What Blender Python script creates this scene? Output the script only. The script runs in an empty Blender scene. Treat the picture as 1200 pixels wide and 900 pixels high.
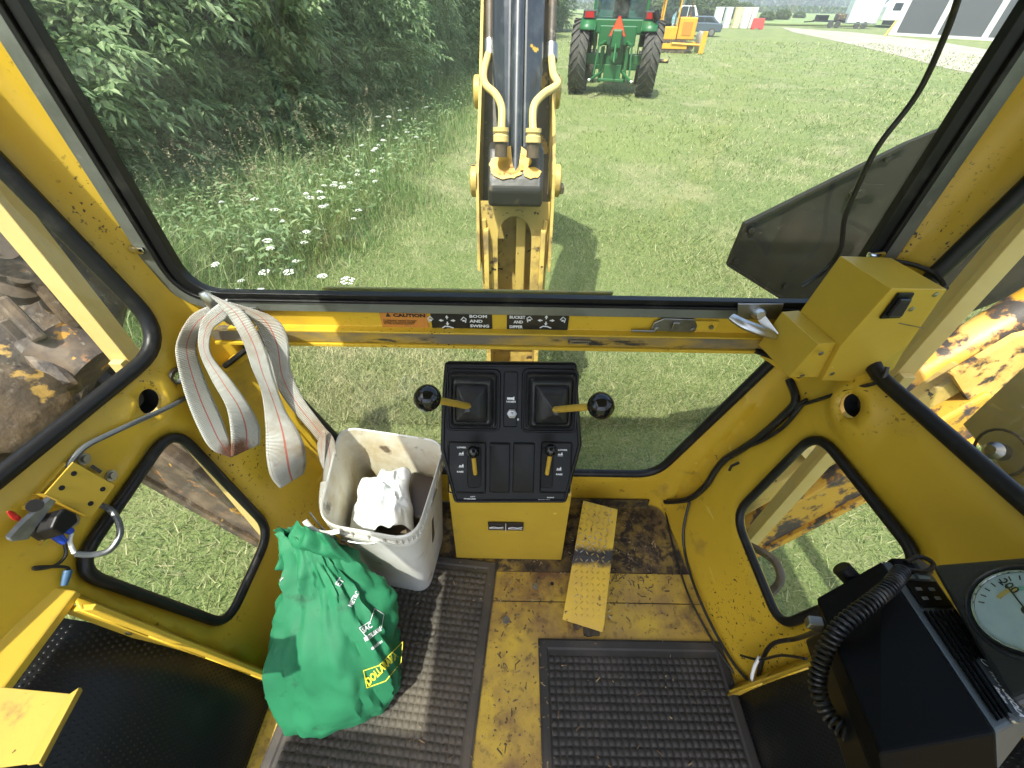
import bpy, bmesh, math, random
import numpy as np
from mathutils import Vector as V, Matrix, noise
from mathutils.geometry import delaunay_2d_cdt
from mathutils.bvhtree import BVHTree
random.seed(7); rng = np.random.default_rng(7)
SC = bpy.context.scene
COL = SC.collection
R = math.radians
# ------------------------------------------------------------------ camera
F = 480.0; PITCH = 43.15; ROLL = 1.0; EYE = V((0, 0, 1.35)); GZ = -0.95   # floor of the cab is z = 0, the lawn is at GZ
cam_d = bpy.data.cameras.new("camera"); cam = bpy.data.objects.new("camera", cam_d); COL.objects.link(cam)
cam_d.sensor_width = 36; cam_d.lens = 36 * F / 1200; cam_d.clip_start = 0.02; cam_d.clip_end = 2000
cam.matrix_world = Matrix.Translation(EYE) @ Matrix.Rotation(R(90 - PITCH), 4, 'X') @ Matrix.Rotation(R(ROLL), 4, 'Z')
SC.camera = cam
# ------------------------------------------------------------------ light
SUN = V((0.26, 0.45, -1.0)).normalized()          # the way the sunlight travels
world = bpy.data.worlds.new("World"); SC.world = world; world.use_nodes = True
nt = world.node_tree; bg = nt.nodes['Background']; sky = nt.nodes.new('ShaderNodeTexSky'); sky.sky_type = 'NISHITA'
sky.sun_disc = False; sky.dust_density = 3.5; sky.ozone_density = .5; el = math.asin(-SUN.z); sky.sun_elevation = el
sky.sun_rotation = math.atan2(-SUN.x, -SUN.y)
nt.links.new(sky.outputs[0], bg.inputs[0]); bg.inputs[1].default_value = 0.15
sl = bpy.data.lights.new("sun", 'SUN'); sl.energy = 3.0; sl.angle = R(0.5); sl.color = (1.0, 0.95, 0.86)
so = bpy.data.objects.new("sun", sl); COL.objects.link(so); so.rotation_euler = SUN.to_track_quat('-Z', 'Y').to_euler()
SC.view_settings.view_transform = 'Standard'; SC.view_settings.look = 'None'
SC.view_settings.gamma = 1; SC.view_settings.exposure = 1.5
SC.render.engine = 'CYCLES'; SC.cycles.max_bounces = 10; SC.cycles.transparent_max_bounces = 16
SC.cycles.diffuse_bounces = 6; SC.cycles.caustics_reflective = False; SC.cycles.caustics_refractive = False

# ------------------------------------------------------------------ where a point of the photo lies on a plane of the place
cR, sR = math.cos(R(ROLL)), math.sin(R(ROLL)); cP, sP = math.cos(R(PITCH)), math.sin(R(PITCH))
def ray(px, py):
    u, v = px - 600.0, py - 450.0
    a, b = (u * cR + v * sR) / F, (-u * sR + v * cR) / F
    return V((a, cP - sP * b, -sP - cP * b))
def hit(px, py, o, n):
    d = ray(px, py); return EYE + d * ((V(o) - EYE).dot(V(n)) / d.dot(V(n)))
def atY(px, py, y): return hit(px, py, (0, y, 0), (0, 1, 0))
def atZ(px, py, z): return hit(px, py, (0, 0, z), (0, 0, 1))
def atX(px, py, x): return hit(px, py, (x, 0, 0), (1, 0, 0))
def atG(px, py, dz=0.0): return atZ(px, py, GZ + dz)
def atD(px, py, s): return EYE + ray(px, py) * s
def wallx(y, z): return 0.6589 - 0.136 * y + 0.23 * z
def atW(px, py, off=0.0):                         # on the leaning side wall
    s = 1 if px > 600 else -1
    d = ray(px, py)
    k = (0.9694 - off) / (abs(d.x) + 0.136 * d.y - 0.23 * d.z)
    return EYE + d * k

# ------------------------------------------------------------------ objects
def tag(o, label=None, cat=None, group=None, kind=None):
    if label: o['label'] = label
    if cat: o['category'] = cat
    if group: o['group'] = group
    if kind: o['kind'] = kind
    return o
def thing(name, label, cat, loc=(0, 0, 0), group=None, rotz=0):
    o = bpy.data.objects.new(name, None); COL.objects.link(o); o.location = loc; o.rotation_euler.z = rotz
    o.empty_display_size = 0.1
    return tag(o, label, cat, group)
def wloc(p):
    l = V((0, 0, 0))
    while p is not None: l = l + p.location; p = p.parent
    return l
class MB:
    def __init__(s): s.v = []; s.f = []; s.uv = None
    def add(s, vs, fs):
        b = len(s.v); s.v += [tuple(x) for x in vs]; s.f += [tuple(i + b for i in f) for f in fs]; return s
    def box(s, c, d, m=None):
        x, y, z = d[0] / 2, d[1] / 2, d[2] / 2
        vs = [V(p) for p in ((-x,-y,-z),(x,-y,-z),(x,y,-z),(-x,y,-z),(-x,-y,z),(x,-y,z),(x,y,z),(-x,y,z))]
        if m is not None: vs = [m @ p for p in vs]
        return s.add([V(c) + p for p in vs], [(3,2,1,0),(4,5,6,7),(0,1,5,4),(1,2,6,5),(2,3,7,6),(3,0,4,7)])
    def prism(s, poly, vec, cap=True):            # polygon in space pushed along a vector
        n = len(poly); a = [V(p) for p in poly]; b = [p + V(vec) for p in a]
        nn = V((0, 0, 0))
        for i in range(n): nn += (a[i] - a[0]).cross(a[(i + 1) % n] - a[0])
        if nn.dot(V(vec)) > 0: a.reverse(); b.reverse()
        f = [(i, (i + 1) % n, n + (i + 1) % n, n + i)[::-1] for i in range(n)]
        if cap: f += [tuple(range(n)), tuple(range(2 * n - 1, n - 1, -1))]
        return s.add(a + b, f)
    def beam(s, p, q, w, h, up=(0, 0, 1)):
        p, q = V(p), V(q); d = (q - p).normalized(); x = d.cross(V(up)).normalized(); y = x.cross(d)
        a = [p + x * w/2 * i + y * h/2 * j for i, j in ((-1,-1),(1,-1),(1,1),(-1,1))]
        return s.prism(a, q - p)
    def tube(s, pts, r, n=8, closed=False, flat=1.0):
        pts = [V(p) for p in pts]; m = len(pts); rr = r if isinstance(r, (list, tuple)) else [r] * m
        t0 = (pts[1] - pts[0]).normalized(); up = V((0, 0, 1)) if abs(t0.z) < 0.9 else V((0, 1, 0))
        x = t0.cross(up).normalized(); vs = []; prev = t0
        for i, p in enumerate(pts):
            if closed: t = (pts[(i + 1) % m] - pts[i - 1]).normalized()
            else: t = (pts[min(i + 1, m - 1)] - pts[max(i - 1, 0)]).normalized()
            q = prev.rotation_difference(t); x = q @ x; x = (x - t * x.dot(t)).normalized(); prev = t; y = t.cross(x)
            for k in range(n):
                a = 2 * math.pi * k / n; vs.append(p + x * math.cos(a) * rr[i] + y * math.sin(a) * rr[i] * flat)
        fs = []
        for i in range(m if closed else m - 1):
            j = (i + 1) % m
            for k in range(n): fs.append((i*n+k, i*n+(k+1)%n, j*n+(k+1)%n, j*n+k))
        if not closed: fs += [tuple(range(n))[::-1], tuple((m-1)*n + k for k in range(n))]
        return s.add(vs, fs)
    def lathe(s, prof, o, axis=(0, 0, 1), n=20, cap=True):   # prof = [(radius, along)]
        a = V(axis).normalized(); up = V((0, 0, 1)) if abs(a.z) < 0.9 else V((0, 1, 0)); x = a.cross(up).normalized(); y = a.cross(x)
        vs = []; fs = []
        for r, h in prof:
            for k in range(n):
                t = 2 * math.pi * k / n; vs.append(V(o) + a * h + x * math.cos(t) * r + y * math.sin(t) * r)
        for i in range(len(prof) - 1):
            for k in range(n): fs.append((i*n+k, i*n+(k+1)%n, (i+1)*n+(k+1)%n, (i+1)*n+k))
        if cap: fs += [tuple(range(n))[::-1], tuple((len(prof)-1)*n + k for k in range(n))]
        return s.add(vs, fs)
    def ball(s, c, r, n=14, m=9, sq=(1, 1, 1)):
        vs = []; fs = []
        for i in range(m + 1):
            p = math.pi * i / m
            for k in range(n):
                t = 2 * math.pi * k / n
                vs.append(V(c) + V((math.sin(p)*math.cos(t)*r*sq[0], math.sin(p)*math.sin(t)*r*sq[1], math.cos(p)*r*sq[2])))
        for i in range(m):
            for k in range(n): fs.append((i*n+k, (i+1)*n+k, (i+1)*n+(k+1)%n, i*n+(k+1)%n))
        return s.add(vs, fs)
    def grid(s, fn, nu, nv):
        vs = [fn(i / nu, j / nv) for j in range(nv + 1) for i in range(nu + 1)]
        fs = [(j*(nu+1)+i, j*(nu+1)+i+1, (j+1)*(nu+1)+i+1, (j+1)*(nu+1)+i) for j in range(nv) for i in range(nu)]
        return s.add(vs, fs)
    def build(s, name, mat=None, parent=None, smooth=False, bevel=0, solid=0, subsurf=0, uvs=None, local=False, seg=2, fix=True):
        me = bpy.data.meshes.new(name)
        off = V((0, 0, 0)) if local else wloc(parent)
        me.from_pydata([V(p) - off for p in s.v], [], s.f)
        if uvs is not None:
            ul = me.uv_layers.new(name='UVMap')
            for li, l in enumerate(me.loops): ul.data[li].uv = uvs[l.vertex_index]
        if fix:
            b = bmesh.new(); b.from_mesh(me); bmesh.ops.recalc_face_normals(b, faces=b.faces); b.to_mesh(me); b.free()
        if mat: me.materials.append(mat)
        if smooth:
            me.polygons.foreach_set('use_smooth', [True] * len(me.polygons))
            try: me.set_sharp_from_angle(angle=R(smooth if smooth is not True else 45))
            except Exception: pass
        o = bpy.data.objects.new(name, me); COL.objects.link(o); o.parent = parent
        if solid: q = o.modifiers.new('solid', 'SOLIDIFY'); q.thickness = solid; q.offset = 0
        if subsurf: q = o.modifiers.new('sub', 'SUBSURF'); q.levels = q.render_levels = subsurf
        if bevel:
            q = o.modifiers.new('bevel', 'BEVEL'); q.width = bevel; q.segments = seg; q.limit_method = 'ANGLE'; q.angle_limit = R(35)
            q.harden_normals = False
        return o
def own(o, c):                                    # move a top-level mesh's origin to its base
    c = V(c)
    o.data.transform(Matrix.Translation(-c)); o.location = c; return o
def dup(o, loc=None, rotz=None, label=None, group=None, scale=None, parent=None):
    c = o.copy(); COL.objects.link(c); c.parent = parent
    for ch in o.children: dup(ch, parent=c)
    if loc is not None: c.location = loc
    if rotz is not None: c.rotation_euler.z = rotz
    if scale is not None: c.scale = (scale,) * 3 if not hasattr(scale, '__len__') else scale
    if label: c['label'] = label
    if group: c['group'] = group
    return c
def npmesh(name, co, faces, mat, parent=None, nv=3):
    me = bpy.data.meshes.new(name); n = len(faces)
    me.vertices.add(len(co)); me.vertices.foreach_set('co', np.asarray(co, np.float32).ravel())
    me.loops.add(n * nv); me.loops.foreach_set('vertex_index', np.asarray(faces, np.int32).ravel())
    me.polygons.add(n); me.polygons.foreach_set('loop_start', np.arange(0, n * nv, nv, dtype=np.int32))
    me.polygons.foreach_set('loop_total', np.full(n, nv, np.int32)); me.update(); me.validate()
    me.materials.append(mat); o = bpy.data.objects.new(name, me); COL.objects.link(o); o.parent = parent; return o
def smoothpath(pts, n=6, closed=False):           # Catmull-Rom through the points
    pts = [V(p) for p in pts]; m = len(pts); out = []
    for i in range(m if closed else m - 1):
        g = (lambda k: pts[k % m]) if closed else (lambda k: pts[min(max(k, 0), m - 1)])
        a, b, c, d = g(i - 1), g(i), g(i + 1), g(i + 2)
        for k in range(n):
            t = k / n
            out.append(0.5 * ((2*b) + (c - a)*t + (2*a - 5*b + 4*c - d)*t*t + (3*b - a - 3*c + d)*t**3))
    if not closed: out.append(pts[-1])
    return out
def rounded(poly, r, n=6):                        # 2D polygon with rounded corners
    out = []; m = len(poly); rr = r if hasattr(r, '__len__') else [r] * m
    for i in range(m):
        p = V(poly[i]); a = V(poly[i - 1]) - p; b = V(poly[(i + 1) % m]) - p
        k = rr[i]; a1 = p + a.normalized() * min(k, a.length * .45); b1 = p + b.normalized() * min(k, b.length * .45)
        for j in range(n + 1):
            t = j / n; out.append(a1 * (1-t)**2 + p * 2*t*(1-t) + b1 * t*t)
    return [tuple(q) for q in out]
def inpoly(P, poly):
    x, y = P[:, 0], P[:, 1]; c = np.zeros(len(P), bool); n = len(poly); j = n - 1
    for i in range(n):
        xi, yi = poly[i][:2]; xj, yj = poly[j][:2]
        m = ((yi > y) != (yj > y)) & (x < (xj - xi) * (y - yi) / (yj - yi + 1e-12) + xi); c ^= m; j = i
    return c
def dist(P, poly):
    d = np.full(len(P), 1e9); n = len(poly)
    for i in range(n):
        a = np.array(poly[i][:2]); b = np.array(poly[(i + 1) % n][:2]); ab = b - a
        t = np.clip(((P - a) @ ab) / (ab @ ab + 1e-12), 0, 1); q = a + t[:, None] * ab
        d = np.minimum(d, np.hypot(*(P - q).T))
    return d
def sheet(outer, holes, step):                    # triangulated 2D sheet with holes
    co = []; ed = []
    for lp in [outer] + holes:
        b = len(co); m = len(lp); co += [V(p) for p in lp]; ed += [(b + i, b + (i + 1) % m) for i in range(m)]
    xs = [p[0] for p in outer]; ys = [p[1] for p in outer]
    if step:
        gx, gy = np.meshgrid(np.arange(min(xs) + step*.5, max(xs), step), np.arange(min(ys) + step*.5, max(ys), step))
        G = np.stack([gx.ravel(), gy.ravel()], 1); k = inpoly(G, outer) & (dist(G, outer) > step*.35)
        for h in holes: k &= ~inpoly(G, h) & (dist(G, h) > step*.35)
        co += [V(p) for p in G[k].tolist()]
    r = delaunay_2d_cdt(co, ed, [], 1, 1e-6); vs = [tuple(p) for p in r[0]]
    P = np.array([[sum(vs[i][0] for i in f)/len(f), sum(vs[i][1] for i in f)/len(f)] for f in r[2]])
    keep = inpoly(P, outer)
    for h in holes: keep &= ~inpoly(P, h)
    return vs, [tuple(f) for f, q in zip(r[2], keep) if q]

# ------------------------------------------------------------------ materials
def mat(name, col, rough=0.5, metal=0.0, spots=(), bump=None, trans=0.0, coat=0.0, emit=None, mixvar=0.0, spec=0.5, rvar=0.0, stretch=None):
    """spots: (colour, noise scale, from, to, detail[, stretch][, rough]) layers mixed over the base colour"""
    m = bpy.data.materials.new(name); m.use_nodes = True; N = m.node_tree; L = N.links; P = N.nodes['Principled BSDF']
    tc = N.nodes.new('ShaderNodeNewGeometry').outputs['Position']
    tc = N.nodes.new('ShaderNodeTexCoord').outputs['Object']
    P.inputs['Roughness'].default_value = rough; P.inputs['Metallic'].default_value = metal
    P.inputs['Specular IOR Level'].default_value = spec; P.inputs['Coat Weight'].default_value = coat
    cur = None; c4 = (*col, 1); P.inputs['Base Color'].default_value = c4; rcur = None
    def mapped(st):
        if not st: return tc
        mp = N.nodes.new('ShaderNodeMapping'); mp.inputs['Scale'].default_value = st; L.new(tc, mp.inputs[0]); return mp.outputs[0]
    if mixvar:
        nz = N.nodes.new('ShaderNodeTexNoise'); nz.inputs['Scale'].default_value = 6; nz.inputs['Detail'].default_value = 6; L.new(tc, nz.inputs[0])
        hs = N.nodes.new('ShaderNodeMapRange'); hs.inputs[1].default_value = .3; hs.inputs[2].default_value = .7
        hs.inputs[3].default_value = 1 - mixvar; hs.inputs[4].default_value = 1 + mixvar; L.new(nz.outputs[0], hs.inputs[0])
        vm = N.nodes.new('ShaderNodeVectorMath'); vm.operation = 'SCALE'; vm.inputs[0].default_value = col; L.new(hs.outputs[0], vm.inputs['Scale']); cur = vm.outputs[0]
    for i, s in enumerate(spots):
        c, sc, a, b, det = s[:5]; st = s[5] if len(s) > 5 else None; rg = s[6] if len(s) > 6 else None
        nz = N.nodes.new('ShaderNodeTexNoise'); nz.noise_dimensions = '4D'; nz.inputs['W'].default_value = s[8] if len(s) > 8 else i * 3.7 + len(name)
        nz.inputs['Scale'].default_value = sc; nz.inputs['Detail'].default_value = det; nz.inputs['Roughness'].default_value = .6
        L.new(mapped(st), nz.inputs['Vector'])
        mr = N.nodes.new('ShaderNodeMapRange'); mr.inputs[1].default_value = a; mr.inputs[2].default_value = b; L.new(nz.outputs[0], mr.inputs[0])
        if len(s) > 7 and s[7]:                            # only in patches
            n2 = N.nodes.new('ShaderNodeTexNoise'); n2.inputs['Scale'].default_value = s[7][0]; n2.inputs['Detail'].default_value = 5; L.new(tc, n2.inputs['Vector'])
            m2 = N.nodes.new('ShaderNodeMapRange'); m2.inputs[1].default_value = s[7][1]; m2.inputs[2].default_value = s[7][2]; L.new(n2.outputs[0], m2.inputs[0])
            ml = N.nodes.new('ShaderNodeMath'); ml.operation = 'MULTIPLY'; L.new(mr.outputs[0], ml.inputs[0]); L.new(m2.outputs[0], ml.inputs[1]); mr = ml
        mx = N.nodes.new('ShaderNodeMix'); mx.data_type = 'RGBA'; L.new(mr.outputs[0], mx.inputs[0])
        if cur is None: mx.inputs[6].default_value = c4
        else: L.new(cur, mx.inputs[6])
        mx.inputs[7].default_value = (*c, 1); cur = mx.outputs[2]
        if rg is not None:
            rm = N.nodes.new('ShaderNodeMix'); L.new(mr.outputs[0], rm.inputs[0])
            if rcur is None: rm.inputs[2].default_value = rough
            else: L.new(rcur, rm.inputs[2])
            rm.inputs[3].default_value = rg; rcur = rm.outputs[0]
    if cur is not None: L.new(cur, P.inputs['Base Color'])
    if rcur is not None: L.new(rcur, P.inputs['Roughness'])
    elif rvar:
        nz = N.nodes.new('ShaderNodeTexNoise'); nz.inputs['Scale'].default_value = 14; nz.inputs['Detail'].default_value = 8; L.new(tc, nz.inputs[0])
        mr = N.nodes.new('ShaderNodeMapRange'); mr.inputs[1].default_value = .3; mr.inputs[2].default_value = .7
        mr.inputs[3].default_value = rough - rvar; mr.inputs[4].default_value = rough + rvar; L.new(nz.outputs[0], mr.inputs[0]); L.new(mr.outputs[0], P.inputs['Roughness'])
    if bump:
        nz = N.nodes.new('ShaderNodeTexNoise'); nz.inputs['Scale'].default_value = bump[0]; nz.inputs['Detail'].default_value = 5; L.new(mapped(stretch), nz.inputs[0])
        bp = N.nodes.new('ShaderNodeBump'); bp.inputs['Strength'].default_value = bump[1]; bp.inputs['Distance'].default_value = bump[2] if len(bump) > 2 else .002
        L.new(nz.outputs[0], bp.inputs['Height']); L.new(bp.outputs[0], P.inputs['Normal'])
    if trans:
        tr = N.nodes.new('ShaderNodeBsdfTranslucent'); tr.inputs[0].default_value = c4
        if cur is not None: L.new(cur, tr.inputs[0])
        ms = N.nodes.new('ShaderNodeMixShader'); ms.inputs[0].default_value = trans; L.new(P.outputs[0], ms.inputs[1]); L.new(tr.outputs[0], ms.inputs[2])
        L.new(ms.outputs[0], N.nodes['Material Output'].inputs[0])
    if emit: P.inputs['Emission Color'].default_value = (*emit[0], 1); P.inputs['Emission Strength'].default_value = emit[1]
    return m
def glassmat(name, tint=(.94, .975, .955), dust=0.018, dcol=(.5, .5, .45), smear=0):
    m = bpy.data.materials.new(name); m.use_nodes = True; N = m.node_tree; L = N.links; N.nodes.remove(N.nodes['Principled BSDF'])
    t = N.nodes.new('ShaderNodeBsdfTransparent'); t.inputs[0].default_value = (*tint, 1)
    g = N.nodes.new('ShaderNodeBsdfGlossy'); g.inputs['Roughness'].default_value = .02
    lw = N.nodes.new('ShaderNodeLayerWeight'); lw.inputs[0].default_value = .5
    pw = N.nodes.new('ShaderNodeMath'); pw.operation = 'POWER'; pw.inputs[1].default_value = 4.5; L.new(lw.outputs['Facing'], pw.inputs[0])
    fr = N.nodes.new('ShaderNodeMapRange'); fr.inputs[3].default_value = .035; fr.inputs[4].default_value = .45; L.new(pw.outputs[0], fr.inputs[0])
    ms = N.nodes.new('ShaderNodeMixShader'); L.new(fr.outputs[0], ms.inputs[0]); L.new(t.outputs[0], ms.inputs[1]); L.new(g.outputs[0], ms.inputs[2])
    d = N.nodes.new('ShaderNodeBsdfDiffuse'); d.inputs[0].default_value = (*dcol, 1)
    nz = N.nodes.new('ShaderNodeTexNoise'); nz.inputs['Scale'].default_value = 5; nz.inputs['Detail'].default_value = 8
    L.new(N.nodes.new('ShaderNodeTexCoord').outputs['Object'], nz.inputs[0])
    mr = N.nodes.new('ShaderNodeMapRange'); mr.inputs[1].default_value = .4; mr.inputs[2].default_value = .75; mr.inputs[3].default_value = dust * .3; mr.inputs[4].default_value = dust * 2
    L.new(nz.outputs[0], mr.inputs[0])
    if smear:
        tc = N.nodes.new('ShaderNodeTexCoord').outputs['Object']; out_ = mr.outputs[0]
        for sc, st, lo, hi, am in ((3, (1, 1, 7), .50, .72, smear), (5, (6, 1, 1), .60, .75, smear * .6), (260, (1, 1, 1), .70, .76, smear * 1.6)):
            mp = N.nodes.new('ShaderNodeMapping'); mp.inputs['Scale'].default_value = st; mp.inputs['Rotation'].default_value = (0, .5, 0); L.new(tc, mp.inputs[0])
            n3 = N.nodes.new('ShaderNodeTexNoise'); n3.inputs['Scale'].default_value = sc; n3.inputs['Detail'].default_value = 6; L.new(mp.outputs[0], n3.inputs[0])
            r3 = N.nodes.new('ShaderNodeMapRange'); r3.inputs[1].default_value = lo; r3.inputs[2].default_value = hi; r3.inputs[4].default_value = am; L.new(n3.outputs[0], r3.inputs[0])
            ad = N.nodes.new('ShaderNodeMath'); ad.operation = 'ADD'; L.new(out_, ad.inputs[0]); L.new(r3.outputs[0], ad.inputs[1]); out_ = ad.outputs[0]
        mr = ad
    m2 = N.nodes.new('ShaderNodeMixShader'); L.new(mr.outputs[0], m2.inputs[0]); L.new(ms.outputs[0], m2.inputs[1]); L.new(d.outputs[0], m2.inputs[2])
    L.new(m2.outputs[0], N.nodes['Material Output'].inputs[0]); return m
YEL = (.64, .420, .032)
DIRT = (.035, .025, .015)
M = {}
M['yellow'] = mat('cab_yellow_paint', YEL, .38, spots=[((.57, .37, .028), 3.2, .35, .7, 6), ((.42, .28, .045), 7, .56, .8, 10), ((.74, .56, .10), 30, .68, .72, 3, (1, .12, 1)), ((.16, .10, .035), 34, .69, .72, 4, (.15, 1, 1)), ((.22, .14, .05), 9, .58, .72, 11, None, None, (2.0, .45, .62)), ((.15, .085, .03), 24, .60, .68, 10, None, None, (1.7, .50, .62)), (DIRT, 110, .60, .63, 4, None, None, (2.6, .52, .60))], bump=(220, .12, .001), rvar=.08)
M['yellow_low'] = mat('speckled_yellow_paint', YEL, .42, spots=[((.38, .22, .025), 6, .35, .7, 6), ((.22, .13, .025), 9, .58, .8, 9), (DIRT, 110, .635, .66, 4)], bump=(200, .15, .001))
M['yellow_clean'] = mat('box_yellow_paint', (.56, .38, .038), .45, spots=[((.47, .31, .032), 6, .4, .75, 8), ((.32, .22, .05), 9, .60, .8, 10), ((.74, .56, .10), 30, .68, .72, 3, (1, .12, 1)), ((.16, .10, .035), 34, .69, .72, 4, (.15, 1, 1)), (DIRT, 70, .70, .73, 4)], bump=(260, .15, .0008))
M['floor'] = mat('worn_floor_paint', (.58, .41, .04), .5, spots=[((.46, .31, .045), 5, .35, .65, 8), ((.26, .165, .06), 7, .40, .66, 11), ((.15, .075, .04), 3.2, .51, .61, 11), ((.06, .042, .028), 5, .56, .70, 12), ((.09, .055, .035), 12, .56, .70, 11), ((.07, .045, .025), 40, .54, .72, 10, None, .8), ((.02, .015, .012), 120, .60, .66, 6, None, None, (3, .42, .6))], bump=(90, .35, .0012))
M['floor_dirty'] = mat('grimy_floor_paint', (.55, .38, .04), .55, spots=[((.38, .25, .05), 6, .35, .65, 9), ((.13, .085, .04), 7, .36, .58, 11), ((.045, .032, .02), 34, .46, .58, 10, None, .85), ((.016, .012, .010), 4, .42, .60, 11, None, .9)], bump=(90, .5, .002))
M['cream'] = mat('sunbleached_yellow_paint', (.66, .52, .21), .5, spots=[((.60, .42, .13), 4, .4, .7, 6), ((.16, .09, .03), 30, .70, .73, 6)], bump=(120, .2, .001))  # one pale cream yellow with small brown spots
M['boom'] = mat('boom_yellow_paint', (.58, .41, .09), .5, spots=[((.42, .31, .10), 3, .4, .7, 9, (1, 1, .35)), ((.20, .14, .06), 7, .52, .66, 11), ((.07, .045, .03), 9, .60, .64, 10), (DIRT, 26, .62, .65, 8)], bump=(80, .3, .001))
M['chipped'] = mat('chipped_yellow_over_black', (.05, .045, .05), .5, spots=[((.26, .13, .05), 9, .43, .47, 12, None, None, None, 4.0), ((.58, .33, .04), 9, .465, .49, 12, None, None, None, 4.0), ((.14, .08, .04), 24, .56, .64, 10), ((.66, .50, .2), 5, .58, .7, 6)], bump=(60, .4, .002))
M['chipped_yellow'] = mat('flaking_orange_yellow_paint', (.62, .33, .03), .45, spots=[((.70, .48, .14), 3, .45, .6, 4), ((.30, .15, .05), 11, .515, .56, 12, None, None, None, 5.0), ((.05, .042, .035), 11, .555, .575, 12, None, .6, None, 5.0), ((.16, .08, .04), 34, .60, .66, 8)], bump=(60, .5, .002))
M['greasy'] = mat('greasy_black_steel', (.040, .034, .026), .55, spots=[((.15, .11, .07), 5, .42, .68, 11), ((.46, .29, .06), 6, .60, .625, 11), ((.22, .18, .12), 26, .60, .70, 8)], bump=(45, .6, .003))
M['grimy'] = mat('oily_brown_machine_steel', (.05, .038, .028), .6, spots=[((.15, .105, .06), 9, .42, .66, 11), ((.24, .20, .15), 50, .58, .70, 8), ((.42, .27, .07), 7, .62, .64, 11), ((.02, .016, .014), 14, .58, .66, 10), ((.30, .16, .06), 30, .66, .72, 8)], bump=(30, .9, .006))
M['beam'] = mat('worn_stabilizer_paint', (.075, .055, .04), .6, spots=[((.19, .14, .09), 12, .42, .66, 11), ((.03, .025, .02), 8, .52, .62, 11), ((.52, .27, .04), 7, .575, .59, 11), ((.30, .14, .05), 24, .60, .68, 9), ((.25, .22, .18), 60, .63, .70, 6)], bump=(45, .5, .002))
M['rubber'] = mat('black_rubber_seal', (.010, .010, .010), .38, spec=.3, spots=[((.05, .048, .042), 18, .55, .8, 7)], bump=(160, .2, .001))
M['mat'] = mat('rubber_floor_mat', (.045, .042, .037), .6, spec=.3, spots=[((.12, .10, .075), 3.5, .45, .72, 9), ((.13, .11, .08), 60, .6, .75, 5)], bump=(300, .4, .001))
M['mat2'] = mat('clean_rubber_mat', (.032, .031, .029), .55, spec=.3, spots=[((.08, .07, .06), 5, .5, .75, 8), ((.13, .11, .08), 80, .66, .75, 5)], bump=(300, .4, .001))
M['vinyl'] = mat('black_studded_vinyl', (.009, .010, .010), .38, spots=[((.05, .045, .035), 7, .56, .8, 9), ((.16, .13, .09), 45, .74, .78, 4)], bump=(300, .3, .001), spec=.3)
M['plastic'] = mat('black_moulded_plastic', (.008, .008, .008), .40, spots=[((.028, .027, .025), 9, .55, .8, 8), ((.06, .055, .045), 70, .70, .76, 4)], bump=(500, .25, .0006), spec=.22)
M['boot'] = mat('black_rubber_boot', (.016, .016, .016), .42, spots=[((.045, .044, .042), 14, .5, .8, 8)], bump=(200, .25, .001))
M['knob'] = mat('glossy_black_knob', (.006, .006, .006), .12, spots=[((.03, .03, .028), 40, .62, .75, 5)])
M['lever'] = mat('lever_yellow_paint', (.55, .36, .05), .4, spots=[((.35, .22, .04), 40, .55, .7, 6)])
M['steel'] = mat('dull_bare_steel', (.34, .34, .33), .38, 1.0, spots=[((.12, .11, .10), 14, .5, .75, 8)], bump=(150, .2, .001))
M['alu'] = mat('cast_aluminium_handle', (.62, .63, .62), .36, 1.0, spots=[((.35, .34, .32), 30, .55, .75, 6)], bump=(120, .2, .001))
M['frame'] = mat('grey_green_window_frame', (.20, .215, .19), .35, .35, spots=[((.12, .13, .11), 10, .45, .7, 8), ((.30, .30, .27), 40, .62, .75, 6)], bump=(150, .15, .001))
M['chrome'] = mat('bright_chrome_rod', (.75, .76, .77), .12, 1.0)
M['worn'] = mat('worn_sill_metal', (.42, .27, .035), .45, spots=[((.15, .13, .10), 12, .42, .56, 10, (.3, 1, 1)), ((.03, .028, .025), 24, .56, .62, 9, (.3, 1, 1))], bump=(90, .3, .001))
M['glass'] = glassmat('window_glass', dust=.022, smear=.04); M['rear_glass'] = glassmat('smeared_rear_glass', tint=(.90, .96, .925), dust=.018, dcol=(.42, .45, .40), smear=.06)
M['dark_interior'] = mat('dark_recess', (.01, .01, .01), .9)  # near-black put in for the shade of holes, also colours a collar
M['cable'] = mat('grey_cable_sheath', (.085, .095, .10), .35)
M['wire'] = mat('black_wire_sheath', (.012, .012, .012), .4, spots=[((.06, .05, .03), 30, .58, .7, 5)])
M['white_ink'] = mat('white_print', (.75, .76, .76), .5)
M['orange'] = mat('orange_sticker', (.55, .22, .04), .5, spots=[((.35, .17, .05), 30, .5, .7, 6)])
M['black_ink'] = mat('black_print', (.012, .012, .012), .45)
def text(body, size, m, name, parent, o, xd, yd, bold=.0, lift=.0006, align='LEFT', sx=1.0, warp=None, group=None):
    c = bpy.data.curves.new(name, 'FONT'); c.body = body; c.size = size; c.offset = bold; c.align_x = align; c.resolution_u = 2; c.space_line = .85
    t = bpy.data.objects.new('tmp', c); COL.objects.link(t)
    bpy.context.view_layer.update()
    me = bpy.data.meshes.new_from_object(t.evaluated_get(bpy.context.evaluated_depsgraph_get())); bpy.data.objects.remove(t)
    xd = V(xd).normalized(); yd = V(yd).normalized(); n = xd.cross(yd)
    off = wloc(parent)
    for v in me.vertices:
        p = V(o) + xd * v.co.x * sx + yd * v.co.y + n * lift
        v.co = (warp(p) if warp else p) - off
    me.materials.clear(); me.materials.append(m); me.name = name
    ob = bpy.data.objects.new(name, me); COL.objects.link(ob); ob.parent = parent; return ob
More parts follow.
